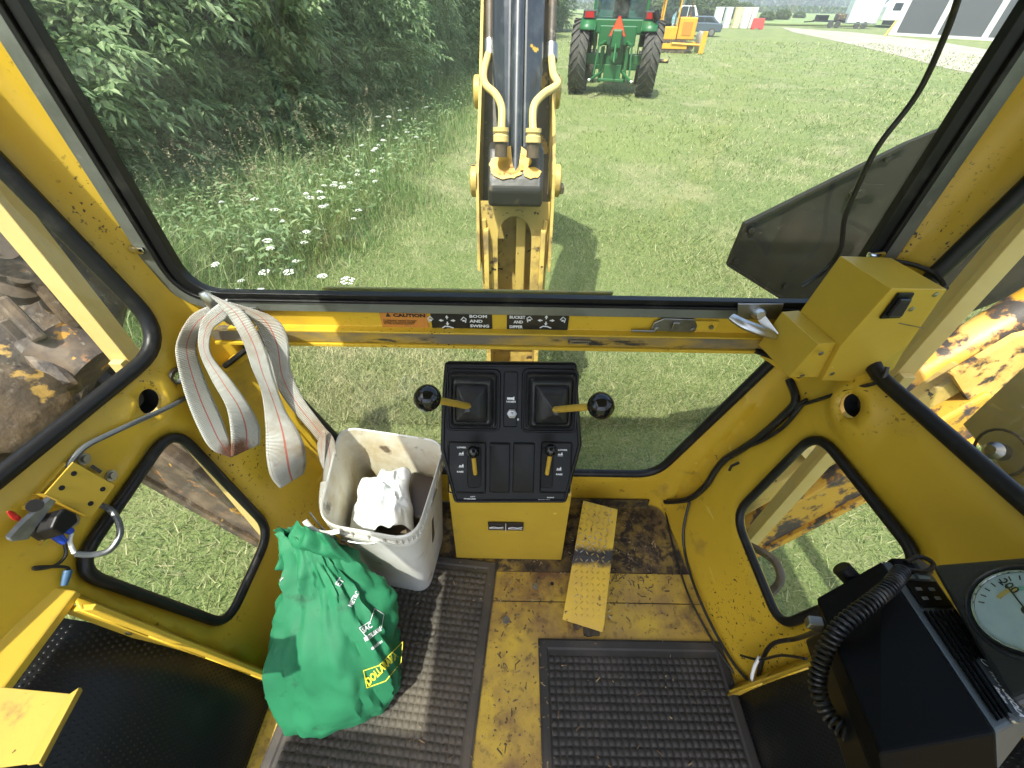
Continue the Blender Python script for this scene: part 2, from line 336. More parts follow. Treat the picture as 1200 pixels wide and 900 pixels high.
M['steel_dark'] = mat('dark_dirty_steel', (.10, .095, .08), .5, .3, spots=[((.04, .035, .03), 40, .5, .6, 6)])
# ================================================================== THE CAB
cab = thing('backhoe_cab', 'yellow steel backhoe cab shell around the operator, seen from the inside', 'vehicle cab', (0, .3, 0))
def xc(z): return .5501 + .23 * z
RF = .05
def wmap(q, z, off=0.0):                          # unrolled wall -> place; off > 0 moves away from the operator
    s = 1 if q >= 0 else -1; a = abs(q); t = a - xc(z)
    if t < -RF: x, y, nx, ny = a, .8, 0, 1
    elif t > RF: y = .8 - t; x = wallx(y, z); nx, ny = .99, .13
    else:
        k = (t + RF) / (2 * RF); p0 = V((xc(z) - RF, .8)); p1 = V((xc(z), .8)); p2 = V((wallx(.8 - RF, z), .8 - RF))
        p = p0 * (1-k)**2 + p1 * 2*k*(1-k) + p2 * k*k; x, y = p; nx, ny = V((k, 1 - k)).normalized()
    return V((s * (x + nx * off), y + ny * off, z))
def q_of(y, z): return xc(z) + .8 - y
def sidep(s, pts): return [(s * q_of(y, z), z) for y, z in pts]
up_rear = rounded([(-.742, .851), (.742, .851), (.742, 1.69), (-.742, 1.69)], .11, 8)
lo_rear = rounded([(-.672, .738), (.672, .738), (.487, .195), (-.487, .195)], [.05, .05, .07, .07], 6)
RL = rounded(sidep(1, [(.632, .625), (.325, .612), (.333, .240), (.605, .287)]), [.06, .05, .05, .06], 7)
LL = rounded(sidep(-1, [(.575, .668), (.29, .615), (.312, .250), (.535, .287)]), [.06, .05, .05, .06], 7)
RU = rounded(sidep(1, [(.708, .795), (.708, 1.62), (-.42, 1.62), (-.42, .795)]), [.10, .08, .08, .08], 8)
LU = rounded(sidep(-1, [(.708, .800), (.708, 1.62), (-.42, 1.62), (-.42, .800)]), [.10, .08, .08, .08], 8)
pr = atW(1003, 475); pl = atW(170, 470); pl2 = atW(207, 442)
def circ(c, r, n=20): return [(c[0] + r * math.cos(2*math.pi*i/n), c[1] + r * math.sin(2*math.pi*i/n)) for i in range(n)]
PR = (q_of(pr.y, pr.z), pr.z); PL = (-q_of(pl.y, pl.z), pl.z); PL2 = (-q_of(pl2.y, pl2.z), pl2.z)
ports = [circ(PR, .024), circ(PL, .024), circ(PL2, .014)]
Q0 = q_of(.262, 0); Q6 = q_of(.262, .59)
outer = [(0, .004), (Q0, .004), (Q6, .59), (q_of(-.75, .59), .59), (q_of(-.75, 1.74), 1.74), (-q_of(-.75, 1.74), 1.74), (-q_of(-.75, .59), .59), (-Q6, .59), (-Q0, .004)]
def dens(p, d=.02):
    o = []
    for i in range(len(p)):
        a, c = V(p[i]), V(p[(i + 1) % len(p)]); k = max(1, int((c - a).length / d)); o += [tuple(a.lerp(c, j / k)) for j in range(k)]
    return o
outer = dens(outer)
holes = [up_rear, lo_rear, RL, LL, RU, LU] + ports
vs, fs = sheet(outer, holes, .022)
P2 = np.array(vs); off = np.zeros(len(P2))
def step(x, a, b): t = np.clip((x - a) / (b - a), 0, 1); return t * t * (3 - 2 * t)
for h, w in ((up_rear, .012), (lo_rear, .012), (RL, .012), (LL, .012), (RU, .014), (LU, .014)):
    off += .011 * (1 - step(dist(P2, h), w, w + .018))
for c, r, hh in ((PR, .024, .022), (PL, .024, .018), (PL2, .014, .004)):
    d = np.hypot(P2[:, 0] - c[0], P2[:, 1] - c[1]); off -= hh * (1 - step(d, r + .004, r + .05)); off += hh * .4 * (1 - step(d, r - .001, r + .006))
# pressed channels that stiffen the sheet: beside the lower rear window and a dent under it
for s in (-1, 1):
    a = np.array((s * .655, .56)); b = np.array((s * .548, .09)); ab = b - a
    t = np.clip(((P2 - a) @ ab) / (ab @ ab), 0, 1); d = np.hypot(*(P2 - (a + t[:, None] * ab)).T); off -= .016 * (1 - step(d, .008, .03))
off += .0025 * np.array([noise.noise(V((p[0] * 3, p[1] * 3, 2))) for p in P2])
mb = MB(); mb.add([wmap(p[0], p[1], o) for p, o in zip(vs, off)], fs)
tag(mb.build('wall_panel', M['yellow'], cab, smooth=60, solid=.003))
def seal(poly, r, o, name='window_seal', flat=1.0, m='rubber'):
    b = MB(); pts = [wmap(p[0], p[1], o) for p in poly]; out = []
    for i in range(len(pts)):
        a, c = pts[i], pts[(i + 1) % len(pts)]; k = max(1, int((c - a).length / .05)); pa, pc = poly[i], poly[(i + 1) % len(poly)]
        for j in range(k): t = j / k; out.append(wmap(pa[0] + (pc[0] - pa[0]) * t, pa[1] + (pc[1] - pa[1]) * t, o))
    return b.tube(out, r, 10, closed=True, flat=flat).build(name, M[m], cab, smooth=True)
def pane(poly, o, name='window_glass', m=None):
    g = MB(); v, f = sheet(poly, [], .1); g.add([wmap(p[0], p[1], o) for p in v], f); return g.build(name, m or M['glass'], cab, smooth=True)
seal(lo_rear, .0135, .002); seal(RL, .011, -.002); seal(LL, .011, -.002); seal(RU, .015, -.002); seal(LU, .015, -.002)
for p in (lo_rear, RL, LL, RU, LU): pane(p, .012)
for c, r in ((PR, .022), (PL, .022)):
    ctr = wmap(c[0], c[1], .0); nn = (wmap(c[0], c[1], -.01) - ctr).normalized()
    MB().lathe([(.0255, .004), (.027, -.03), (.001, -.032)], ctr, nn, 20, cap=False).build('port_shade_cup', M['dark_interior'], cab, smooth=40)  # added cup, its black stands in for shade inside the port
    MB().lathe([(.017, 0), (.017, .006), (.011, .008), (.010, .014), (.003, .016)], ctr - nn * .028, nn, 16).build('port_plug', M['steel_dark'], cab, smooth=40)
b = MB(); ctr = wmap(PL2[0], PL2[1], .004); nn = (wmap(PL2[0], PL2[1], 0) - ctr).normalized()
b.lathe([(.013, -.002), (.013, .010), (.020, .010), (.022, .004), (.022, -.002)], ctr, nn, 20, cap=False); b.build('port_ring', M['steel'], cab, smooth=40)
# rear window: hinged frame with a flat grey strip, a black seal and the glass
def strip(inner, outerp, y0, y1, m, name):        # flat ring between two same-length outlines in the rear plane
    n = len(inner); b = MB(); vs = [V((p[0], y0, p[1])) for p in inner] + [V((p[0], y0, p[1])) for p in outerp] + [V((p[0], y1, p[1])) for p in outerp] + [V((p[0], y1, p[1])) for p in inner]
    fs = []
    for i in range(n):
        j = (i + 1) % n
        for a, c in ((0, 1), (1, 2), (2, 3), (3, 0)): fs.append((a*n+i, a*n+j, c*n+j, c*n+i))
    b.add(vs, fs); return b.build(name, M[m], cab, smooth=40, bevel=.0015)
def ringp(x, z0, z1, r, n=10): return rounded([(-x, z0), (x, z0), (x, z1), (-x, z1)], r, n)
strip(ringp(.739, .855, 1.69, .085), ringp(.766, .832, 1.715, .12), .779, .792, 'frame', 'window_frame')
strip(ringp(.728, .862, 1.68, .078), ringp(.7375, .8555, 1.69, .084), .776, .79, 'rubber', 'window_seal')
strip(ringp(.705, .874, 1.665, .07), ringp(.727, .863, 1.68, .077), .783, .802, 'rubber', 'window_seal')
b = MB(); v, f = sheet(ringp(.72, .866, 1.675, .075), [], .2); b.add([V((p[0], .795, p[1])) for p in v], f); b.build('window_glass', M['rear_glass'], cab)
M['olive_bar'] = mat('olive_strip', (.24, .23, .07), .5)
b = MB().box((-.105, .822, .861), (.66, .006, .020)); b.build('glass_foot_bar', M['olive_bar'], cab, bevel=.001)  # flat olive bar for the thin line at the foot of the glass
# crossbar between the two rear windows
b = MB()
b.prism([(-.66, .788, .840), (-.66, .788, .789), (-.66, .768, .7885), (-.66, .81, .7885), (-.66, .81, .840)][:2] + [(-.66, .7665, .7885), (-.66, .7665, .780), (-.66, .81, .778), (-.66, .81, .840)], (1.32, 0, 0)); b.build('crossbar', M['yellow'], cab, bevel=.0015)
b = MB()
b.prism([(-.70, .7645, .7860), (-.70, .7645, .759), (-.70, .767, .7565), (-.70, .80, .7565), (-.70, .80, .7775), (-.70, .7660, .7775)], (1.36, 0, 0)); b.build('crossbar_lip', M['worn'], cab, bevel=.0015)
b = MB().prism([(-.70, .760, .7560), (-.70, .760, .748), (-.70, .805, .742), (-.70, .805, .7560)], (1.36, 0, 0)); b.build('crossbar_edge', M['yellow'], cab, bevel=.001)
for s in (-1, 1):                                 # the bar's ends drop down towards the corners
    b = MB().beam((s * .60, .780, .742), (s * .715, .765, .675), .03, .018); b.build('crossbar_bracket', M['yellow'], cab, bevel=.002)
    b = MB().tube([(s * .57, .762, .757), (s * .63, .756, .738), (s * .70, .750, .69)], .007, 8); b.build('bar_seal', M['rubber'], cab, smooth=True)
def sticker(px0, py0, px1, py1, m, name):
    p, q = atY(px0, py0, .7865), atY(px1, py1, .7865)
    b = MB().box(((p.x + q.x)/2, .7865, (p.z + q.z)/2), (abs(q.x - p.x), .0012, abs(p.z - q.z))); return b.build(name, m, cab), p, q
X, Z = (1, 0, 0), (0, 0, 1)
def bartext(o, body, px, py, size, m, **k): return text(body, size, m, 'lettering', o, atY(px, py, .7855), X, Z, **k)
s1, *_ = sticker(444, 365.5, 503, 384.5, M['orange'], 'caution_sticker')
bartext(s1, 'CAUTION', 461, 371, .012, M['black_ink'], bold=.0006, sx=1.35)
bartext(s1, 'TO PREVENT INJURY DO NOT\nOPERATE BACKHOE UNLESS\nSEATED IN BACKHOE SEAT', 449, 376, .0052, M['black_ink'], bold=.0001, sx=1.1)
b = MB(); a = atY(452, 371, .7852); b.prism([a, a + V((.012, 0, 0)), a + V((.006, 0, .011))], (0, -.0005, 0)); b.build('warning_triangle', M['black_ink'], s1)
M['sticker_black'] = mat('black_sticker', (.012, .012, .012), .35)
s2, *_ = sticker(504, 366, 577, 386, M['sticker_black'], 'control_sticker')
s3, *_ = sticker(594, 366.5, 665, 387, M['sticker_black'], 'control_sticker')
for j, w in enumerate(('BOOM', 'AND', 'SWING')): bartext(s2, w, 550 + j * .5, 372.0 + j * 5.6, .0105, M['white_ink'], bold=.0004, sx=1.3)
for j, w in enumerate(('BUCKET', 'AND', 'DIPPER')): bartext(s3, w, 597 + (5 if j == 1 else 0), 373.0 + j * 5.6, .0105, M['white_ink'], bold=.0004, sx=.92)
def arrow(b, c, d, r):
    c = V(c); d = V(d).normalized(); n = V((d.z, 0, -d.x))
    b.prism([c + d*r, c + n*r*.6, c - n*r*.6], (0, -.0005, 0)); b.prism([c + n*r*.2, c - n*r*.2, c - n*r*.2 - d*r*.7, c + n*r*.2 - d*r*.7], (0, -.0005, 0))
for st, cx, sg in ((s2, 524, 1), (s3, 640, -1)):
    b = MB(); c = atY(cx, 375.5, .7855)
    for d in ((1,0,0), (-1,0,0), (0,0,1), (0,0,-1)): arrow(b, c + V(d) * (.013 if d[0] else .008), d, .0065)
    for sx in (-1, 1):
        a = c + V((.032 * sx, 0, .002)); b.tube([a, a + V((.006*sx, 0, .008)), a + V((.012*sx, 0, .003)), a + V((.01*sx, 0, -.007))], .0014, 5); b.box(a + V((.006*sx, 0, -.002)), (.006, .001, .004))
    a = c + V((0, 0, -.021)); b.tube([a + V((-.013, 0, 0)), a + V((-.006, 0, .005)), a + V((.004, 0, .004)), a + V((.013, 0, 0))], .0016, 5)
    b.build('symbol', M['white_ink'], st)
# small things on the bar: catch plate, keeper bracket, staple clip, seams
c = atY(790, 380, .784)
b = MB(); pl = [c + V(p) for p in ((-.052,0,-.016),(.050,0,-.018),(.052,0,0),(.040,0,.018),(-.03,0,.019),(-.05,0,.006))]; b.prism(pl, (0, -.006, 0))
b.box(c + V((.0, -.010, .003)), (.016, .006, .02)); b.box(c + V((-.07, -.008, -.014)), (.055, .006, .006)); b.build('catch_plate', M['steel'], cab, bevel=.0015)
for dx in (-.04, .042): MB().lathe([(.006, 0), (.006, .003), (.002, .004)], c + V((dx, -.007, -.008)), (0, -1, 0), 10).build('screw', M['steel'], cab)
c = atY(826, 381, .784); b = MB().box(c, (.056, .010, .026)); b.build('keeper_block', M['yellow'], cab, bevel=.002)
b = MB().lathe([(.005, 0), (.005, .004)], c + V((.012, -.006, 0)), (0, -1, 0), 10); b.build('screw', M['steel'], cab)
c = atY(679, 400, .762); b = MB().box(c + V((0, -.002, .003)), (.052, .005, .004)).box(c + V((-.024, -.002, -.001)), (.004, .005, .010)).box(c + V((.002, -.003, -.003)), (.04, .003, .003)); b.build('spring_clip', M['steel'], cab)
# aluminium latch handles at both bottom corners of the rear window
def latch(pts, pc, lab):
    h = thing('window_latch', lab, 'latch', pts[0], 'latch handles of the rear window')
    b = MB(); P = smoothpath(pts, 5); n = len(P); b.tube(P, [.010 + .004 * math.sin(math.pi * i / (n-1)) for i in range(n)], 10, flat=.7); b.build('handle', M['alu'], h, smooth=True)
    b = MB().lathe([(.013, -.016), (.013, .006), (.009, .012)], pc, (0, -1, .2), 16).beam(pc, pts[-1], .016, .012, (0, 1, 0)); b.build('pivot', M['alu'], h, smooth=40)
    q = V(pc); b = MB().prism([q + V(p) for p in ((-.05, .012, .02), (.05, .012, .022), (.055, .012, -.014), (-.035, .012, -.02))], (0, -.004, 0)); b.build('base_plate', M['steel'], h, bevel=.002)
latch([atY(857, 371, .745), atY(872, 380, .725), atY(893, 388, .72), atY(908, 393, .725)], atY(889, 368, .765), 'cast aluminium latch handle at the right end of the crossbar beside the yellow box')
latch([atY(238, 342, .715), atY(246, 352, .715), atY(262, 368, .73), atY(272, 378, .74)], atY(277, 372, .765), 'aluminium latch handle at the left end of the crossbar holding up the webbing strap')
for px, py in ((166, 289), (1022, 295)):          # hinge pins on the corner posts
    p = atY(px, py, .79); s = 1 if px > 600 else -1
    b = MB().lathe([(.004, -.016), (.0075, -.014), (.0075, .010), (.005, .014)], p + V((0, -.014, 0)), (s * 1, 0, .15), 12); b.build('hinge_pin', M['chrome'], cab, smooth=40)
b = MB().lathe([(.011, 0), (.011, .003), (.006, .003), (.006, .008)], atW(1044, 300) + V((-.012, -.008, 0)), (-.7, -.7, 0), 14); b.build('bolt', M['yellow'], cab, smooth=40)
b = MB()
for px, py in ((975, 560), (1150, 655)): b.lathe([(.006, 0), (.006, .003)], atW(px, py, .004), (-1, 0, 0), 8)
# ---- floor
fl = MB(); x0 = .60
fl.add([(-.70, -.75, 0), (.70, -.75, 0), (.70, .45, 0), (-.70, .45, 0)], [(0, 1, 2, 3)]); fl.prism([(-.70, -.75, -.05), (.70, -.75, -.05), (.70, .82, -.05), (-.70, .82, -.05)], (0, 0, .044))
b = MB().prism([(-.64, .462, 0), (.64, .462, 0), (.66, -.75, 0), (-.66, -.75, 0)], (0, 0, -.004)); b.build('floor_plate', M['floor'], cab, bevel=.0015)
b = MB().prism([(-.62, .5525, 0), (.62, .5525, 0), (.62, .465, 0), (-.62, .465, 0)], (0, 0, -.004)); b.build('floor_plate', M['floor'], cab, bevel=.0015)
b = MB().prism([(-.62, .555, 0), (-.56, .80, 0), (.56, .80, 0), (.62, .555, 0)], (0, 0, -.004)); b.build('floor_plate', M['floor_dirty'], cab, bevel=.0015)
b = MB().prism([(-.70, -.76, -.006), (.70, -.76, -.006), (.64, .81, -.006), (-.64, .81, -.006)], (0, 0, -.05)); b.build('floor_underside', M['greasy'], cab)
M['boltm'] = M['steel']
for px, py in ((627, 687), (593, 727), (573, 683), (647, 684)):
    p = atZ(px, py, 0); b = MB()
    if px in (627, 593): b.lathe([(.011, 0), (.011, .0025), (.006, .0025), (.006, .009), (.004, .009)], p, (0, 0, 1), 8)
    else: b.lathe([(.006, 0), (.006, .0006)], p, (0, 0, 1), 10)  # flat disc coloured like the shade in a hole
    b.build('floor_bolt', M['steel'] if px in (627, 593) else M['dark_interior'], cab)
# kick panel: inclined step where wall and floor meet at the rear, dirty
b = MB().prism([(.18, .79, .002), (.50, .79, .002), (.50, .795, .05), (.18, .795, .05)], (0, -.006, 0)); b.build('toe_strip', M['floor_dirty'], cab, bevel=.002)
# door-side ledge, box flange and the wheel housings under studded vinyl
for s in (-1, 1):
    lft = s < 0
    # flange closing the wall's front edge
    b = MB()
    sec = [(.0, .0), (.15, .0), (.30, .0), (.45, .0), (.59, .0)]
    A = [V((s * (wallx(.262, z) - .002), .262, z)) for z in (0, .15, .3, .45, .59)]
    Bq = [V((s * (wallx(.262, z) - .038), .235, z)) for z in (0, .15, .3, .45, .59)]
    for i in range(4): b.add([A[i], A[i+1], Bq[i+1], Bq[i]], [(0, 1, 2, 3)])
    b.build('wall_flange', M['yellow'], cab, smooth=True, solid=.004)
def housing(s):
    prof = [(.62, 0.0), (.625, .10), (.645, .22), (.68, .34), (.73, .43), (.80, .50), (.90, .545), (1.10, .565)]
    P = smoothpath([V((a, b, 0)) for a, b in prof], 4)
    b = MB(); n = len(P); m = 12; vs = []
    for j in range(m + 1):
        y = .245 - 1.0 * j / m
        for p in P: vs.append(V((s * (p.x + .02 * math.sin(j * .9) * .1), y, p.y)))
    b.add(vs, [(j*n+i, j*n+i+1, (j+1)*n+i+1, (j+1)*n+i) for j in range(m) for i in range(n - 1)])
    o = b.build('wheel_housing_cover', M['vinyl'], cab, smooth=True, solid=.004)
    # rows of small studs on the vinyl
    L = [0]; 
    for i in range(n - 1): L.append(L[-1] + (P[i+1] - P[i]).length)
    co = []; fc = []; r = .0022; h = .0016
    pitch = .0095; nu = int(L[-1] / pitch); nv = int(.62 / pitch)
    for a in range(1, nu):
        l = a * pitch; k = max(i for i in range(n) if L[i] <= l); t = (l - L[k]) / (L[k+1] - L[k]); p = P[k].lerp(P[k+1], t); d = (P[k+1] - P[k]).normalized(); nx, nz = -d.y, d.x
        for c in range(nv):
            y = .235 - c * pitch - (a % 2) * pitch * .5; bz = len(co)
            for (du, dv) in ((-1,-1),(1,-1),(1,1),(-1,1)):
                co.append((s * (p.x + d.x * du * r + nx * .002), y + dv * r, p.y + d.y * du * r + nz * .002))
            co.append((s * (p.x + nx * (h + .002)), y, p.y + nz * (h + .002)))
            fc += [(bz, bz+1, bz+4), (bz+1, bz+2, bz+4), (bz+2, bz+3, bz+4), (bz+3, bz, bz+4)]
    tag(npmesh('stud', np.array(co) - np.array(wloc(cab)), fc, M['vinyl'], cab), kind='stuff')
housing(-1); housing(1)
for s in (-1, 1):                                 # yellow edge band with screws between wall and vinyl
    pts = [(.600, .262, .0), (.735, .262, .56)]
    b = MB().beam((s * (.612 if s > 0 else .600), .240, .012), (s * (.745 if s > 0 else .733), .240, .585), .045 if s > 0 else .066, .010, (0, 1, 0)); b.build('edge_band', M['yellow_clean'], cab, bevel=.002)
    for t in (.15, .45, .8):
        p = V((s * .612, .234, .005)).lerp(V((s * .745, .234, .585)), t) + V((s * -.004, 0, 0)); b = MB().lathe([(.006, 0), (.006, .002), (.003, .003)], p, (0, -1, 0), 10); b.build('screw', M['steel'], cab)
for s in (-1, 1):
    b = MB().prism([(s * .742, .262, .585), (s * .742, .262, .60), (s * .775, .262, .625), (s * .82, .262, .625), (s * .82, .262, .585)], (0, -.9, 0)); b.build('sill_ledge', M['yellow_clean'], cab, bevel=.003)
# unseen roof, left gap shaped to let the sun in; door posts and the rest of the cab behind the operator
b = MB().prism([(-.66, .86, 1.745), (.86, .86, 1.745), (.88, -.85, 1.745), (-.66, -.85, 1.745)], (0, 0, .07)).prism([(-1.0, .86, 1.745), (-.665, .86, 1.745), (-.665, .74, 1.745), (-1.0, .74, 1.745)], (0, 0, .07)).prism([(-1.0, -.66, 1.745), (-.665, -.66, 1.745), (-.665, -.85, 1.745), (-1.0, -.85, 1.745)], (0, 0, .07)); b.build('roof', mat('roof_lining', (.40, .37, .30), .8), cab, bevel=.01)
b = MB().box((-.83, .04, 1.76), (.33, 1.39, .005)); b.build('sun_gap_pane', M['glass'], cab)  # added pane closing the roof gap left open for sunlight
for s in (-1, 1):
    b = MB().box((s * .98, -.80, .9), (.09, .09, 1.68)); b.build('door_post', M['yellow'], cab, bevel=.01)
# ================================================================== GROUND
def grassmat(name, blade):
    m = bpy.data.materials.new(name); m.use_nodes = True; N = m.node_tree; L = N.links; P = N.nodes['Principled BSDF']
    geo = N.nodes.new('ShaderNodeNewGeometry'); pos = geo.outputs['Position']
    mp = N.nodes.new('ShaderNodeMapping'); mp.inputs['Scale'].default_value = (1, 1, 0); L.new(pos, mp.inputs[0])
    def nz(sc, det, w): 
        n = N.nodes.new('ShaderNodeTexNoise'); n.noise_dimensions = '4D'; n.inputs['W'].default_value = w; n.inputs['Scale'].default_value = sc; n.inputs['Detail'].default_value = det; n.inputs['Roughness'].default_value = .65; L.new(mp.outputs[0], n.inputs['Vector']); return n.outputs[0]
    def mr(x, a, b): q = N.nodes.new('ShaderNodeMapRange'); q.inputs[1].default_value = a; q.inputs[2].default_value = b; L.new(x, q.inputs[0]); return q.outputs[0]
    def mix(f, a, b):
        q = N.nodes.new('ShaderNodeMix'); q.data_type = 'RGBA'; L.new(f, q.inputs[0])
        for s, k in ((a, 6), (b, 7)):
            if isinstance(s, tuple): q.inputs[k].default_value = (*s, 1)
            else: L.new(s, q.inputs[k])
        return q.outputs[2]
    k = 1.5 if blade else 1.0
    g1 = (.125*k, .18*k, .055*k); g2 = (.185*k, .23*k, .085*k); dry = (.33*k, .315*k, .18*k); dark = (.055, .11, .035)
    c = mix(mr(nz(2.5, 6, 1), .35, .65), g1, g2); c = mix(mr(nz(1.1, 8, 5), .46, .70), c, dry); c = mix(mr(nz(14, 6, 21), .55, .72), c, dry)
    c = mix(mr(nz(.22, 4, 9), .45, .65), c, (.20, .25, .08))
    if blade:
        ri = geo.outputs['Random Per Island']; c = mix(mr(ri, .55, .95), c, dry); c = mix(mr(ri, .36, .0), c, dark)
    else:
        c = mix(mr(nz(55, 6, 3), .45, .7), c, (.05, .075, .022)); c = mix(mr(nz(20, 6, 13), .55, .72), c, (.30, .28, .14))
        bp = N.nodes.new('ShaderNodeBump'); bp.inputs['Distance'].default_value = .04; bp.inputs['Strength'].default_value = .8; L.new(nz(70, 6, 4), bp.inputs['Height']); L.new(bp.outputs[0], P.inputs['Normal'])
    L.new(c, P.inputs['Base Color']); P.inputs['Roughness'].default_value = .6 if blade else .9; P.inputs['Specular IOR Level'].default_value = .25
    if blade:
        tr = N.nodes.new('ShaderNodeBsdfTranslucent'); L.new(c, tr.inputs[0]); ms = N.nodes.new('ShaderNodeMixShader'); ms.inputs[0].default_value = .35
        L.new(P.outputs[0], ms.inputs[1]); L.new(tr.outputs[0], ms.inputs[2]); L.new(ms.outputs[0], N.nodes['Material Output'].inputs[0])
    return m
M['lawn'] = grassmat('mown_lawn', False); M['blade'] = grassmat('grass_blades', True)
def gh(x, y): return GZ + .03 * noise.noise(V((x * .35, y * .35, 0)))
b = MB(); ys = [-40, -15, -6] + [-3 + i * .5 for i in range(50)] + [24, 30, 40, 60, 90, 140, 220, 320, 430]; xs = [-500, -150, -60, -30, -18] + [-12 + i * .6 for i in range(41)] + [16, 24, 40, 80, 160, 500]
b.add([(x, y, gh(x, y) if abs(x) < 14 and y < 24 else GZ) for y in ys for x in xs], [(j*len(xs)+i, j*len(xs)+i+1, (j+1)*len(xs)+i+1, (j+1)*len(xs)+i) for j in range(len(ys)-1) for i in range(len(xs)-1)])
tag(b.build('ground', M['lawn'], smooth=True), kind='structure')
M['gravel'] = mat('pale_gravel_drive', (.33, .30, .25), .9, spots=[((.25, .23, .18), .9, .4, .7, 8), ((.22, .26, .10), .6, .58, .68, 9)], bump=(20, .5, .02))
b = MB(); pth = [(915, 32), (935, 33.5), (1000, 38), (1048, 43), (1100, 49), (1143, 56), (1240, 72), (1240, 118), (1140, 86), (1107, 80), (1060, 67), (1010, 55), (965, 45), (930, 38)]
v, f = sheet([tuple(atG(x, y)[:2]) for x, y in pth], [], 3); b.add([(p[0], p[1], GZ + .012) for p in v], f); tag(b.build('path', M['gravel']), kind='structure')
M['crop'] = mat('bright_green_crop', (.15, .21, .07), .9, spots=[((.22, .27, .10), .2, .4, .7, 6)], bump=(8, .6, .05))
b = MB().prism([(18, 82, GZ + .1), (90, 82, GZ + .1), (150, 190, GZ + .1), (10, 190, GZ + .1)], (0, 0, .15)); tag(b.build('field', M['crop']), kind='structure')
M['water'] = mat('far_water', (.30, .36, .38), .12)
b = MB().prism([(-60, 215, GZ + .02), (420, 215, GZ + .02), (500, 330, GZ + .02), (-60, 330, GZ + .02)], (0, 0, .02)); tag(b.build('water', M['water']), kind='structure')
# edge of the rough growth on the left
EDGE = [(-9, -3.5), (-4, -3.3), (0, -3.0), (3, -2.5), (6, -1.8), (9, -1.45), (13, -1.25), (19, -1.0), (30, -.8), (45, 2)]
def edge(y):
    for (a, xa), (c, xb) in zip(EDGE, EDGE[1:]):
        if a <= y <= c: return xa + (xb - xa) * (y - a) / (c - a)
    return EDGE[0][1] if y < 0 else EDGE[-1][1]
edge_v = np.vectorize(edge)
def blades(name, x, y, h, w, lean, m, parent=None, z=None, two=False):
    n = len(x); a = rng.uniform(0, 2*np.pi, n); la = rng.uniform(0, 2*np.pi, n); z = np.full(n, GZ - .01) if z is None else z
    dx, dy = np.cos(a) * w / 2, np.sin(a) * w / 2; lx, ly = np.cos(la) * lean * h, np.sin(la) * lean * h
    if not two:
        co = np.stack([np.stack([x - dx, y - dy, z], 1), np.stack([x + dx, y + dy, z], 1), np.stack([x + lx, y + ly, z + h], 1)], 1).reshape(-1, 3)
        return npmesh(name, co, np.arange(3 * n).reshape(-1, 3), m, parent)
    k = .55
    co = np.stack([np.stack([x - dx, y - dy, z], 1), np.stack([x + dx, y + dy, z], 1), np.stack([x + lx*.35 + dx*.7, y + ly*.35 + dy*.7, z + h*k], 1), np.stack([x + lx*.35 - dx*.7, y + ly*.35 - dy*.7, z + h*k], 1), np.stack([x + lx, y + ly, z + h*(1 - .35*lean)], 1)], 1).reshape(-1, 3)
    i = np.arange(n)[:, None] * 5; fc = np.concatenate([i + [0, 1, 2], i + [0, 2, 3], i + [3, 2, 4]]).reshape(-1, 3)
    return npmesh(name, co, fc, m, parent)
Y_ = []
yy = 1.0 / rng.uniform(1 / 45.0, 1 / 2.0, 330000)            # thick near the cab, thinning out evenly with distance
X_ = rng.uniform(-1, 1, len(yy)) * np.minimum(yy * 1.25 + .8, 30); keep = (X_ > edge_v(yy) - .6) & (X_ < yy * 1.25 + .8)
near = 60000; xn = rng.uniform(-4.2, 4.2, near * 2); yn = rng.uniform(-1.2, 2.4, near * 2); kn = (abs(xn) > 1.0) | (yn > .9)
X_ = np.concatenate([X_[keep], xn[kn]]); Y_ = np.concatenate([yy[keep], yn[kn]])
D_ = np.hypot(X_, Y_) + 2.3
H_ = (.045 + .002 * D_) * rng.uniform(.35, 1.3, len(X_)); W_ = np.where(D_ < 6, .007, .00125 * D_) * rng.uniform(.6, 1.4, len(X_))
tag(blades('grass', X_, Y_, H_, W_, rng.uniform(.3, 1.6, len(X_)), M['blade']), 'short mown grass with dry straw blades covering the lawn', 'grass', kind='stuff')
# ================================================================== CONTROL CONSOLE
con = thing('control_console', 'black moulded control console with two ball levers on a yellow pedestal', 'control console', (0, .6, 0))
CO, CN = V((0, .555, .407)), V((0, -.829, .559)); CU = V((0, .559, .829))
def cp(px, py, h=0.0): return hit(px, py, CO + CN * h, CN)
b = MB()
fr = [(-.172, .593, .003), (.172, .593, .003), (.157, .575, .42), (-.157, .575, .42)]; bk = [(-.172, .80, .003), (.172, .80, .003), (.157, .80, .62), (-.157, .80, .62)]
b.add(fr + bk, [(0,1,2,3), (1,5,6,2), (4,0,3,7), (3,2,6,7)]); b.build('pedestal', M['yellow_clean'], con, bevel=.006, solid=.003)
hexa = [(520.5, 424), (676.5, 425), (679, 470), (682.5, 522), (664, 590.5), (532, 590.5), (515.5, 528), (517, 470)]
pl = [cp(x, y) for x, y in hexa]
b = MB(); b.prism(pl, -CN * .035); b.build('console_top', M['plastic'], con, bevel=.009, seg=4)
ctr = sum(pl, V()) / 8
b = MB(); ins = [p.lerp(ctr, .045) + CN * .0015 for p in pl]; b.tube([q for q in ins], .0035, 6, closed=True); b.build('console_rim', M['plastic'], con, smooth=True)
b = MB().prism([p.lerp(ctr, .02) - CN * .034 for p in pl], V((0, .10, -.10))); b.build('console_skirt', M['plastic'], con, bevel=.004)
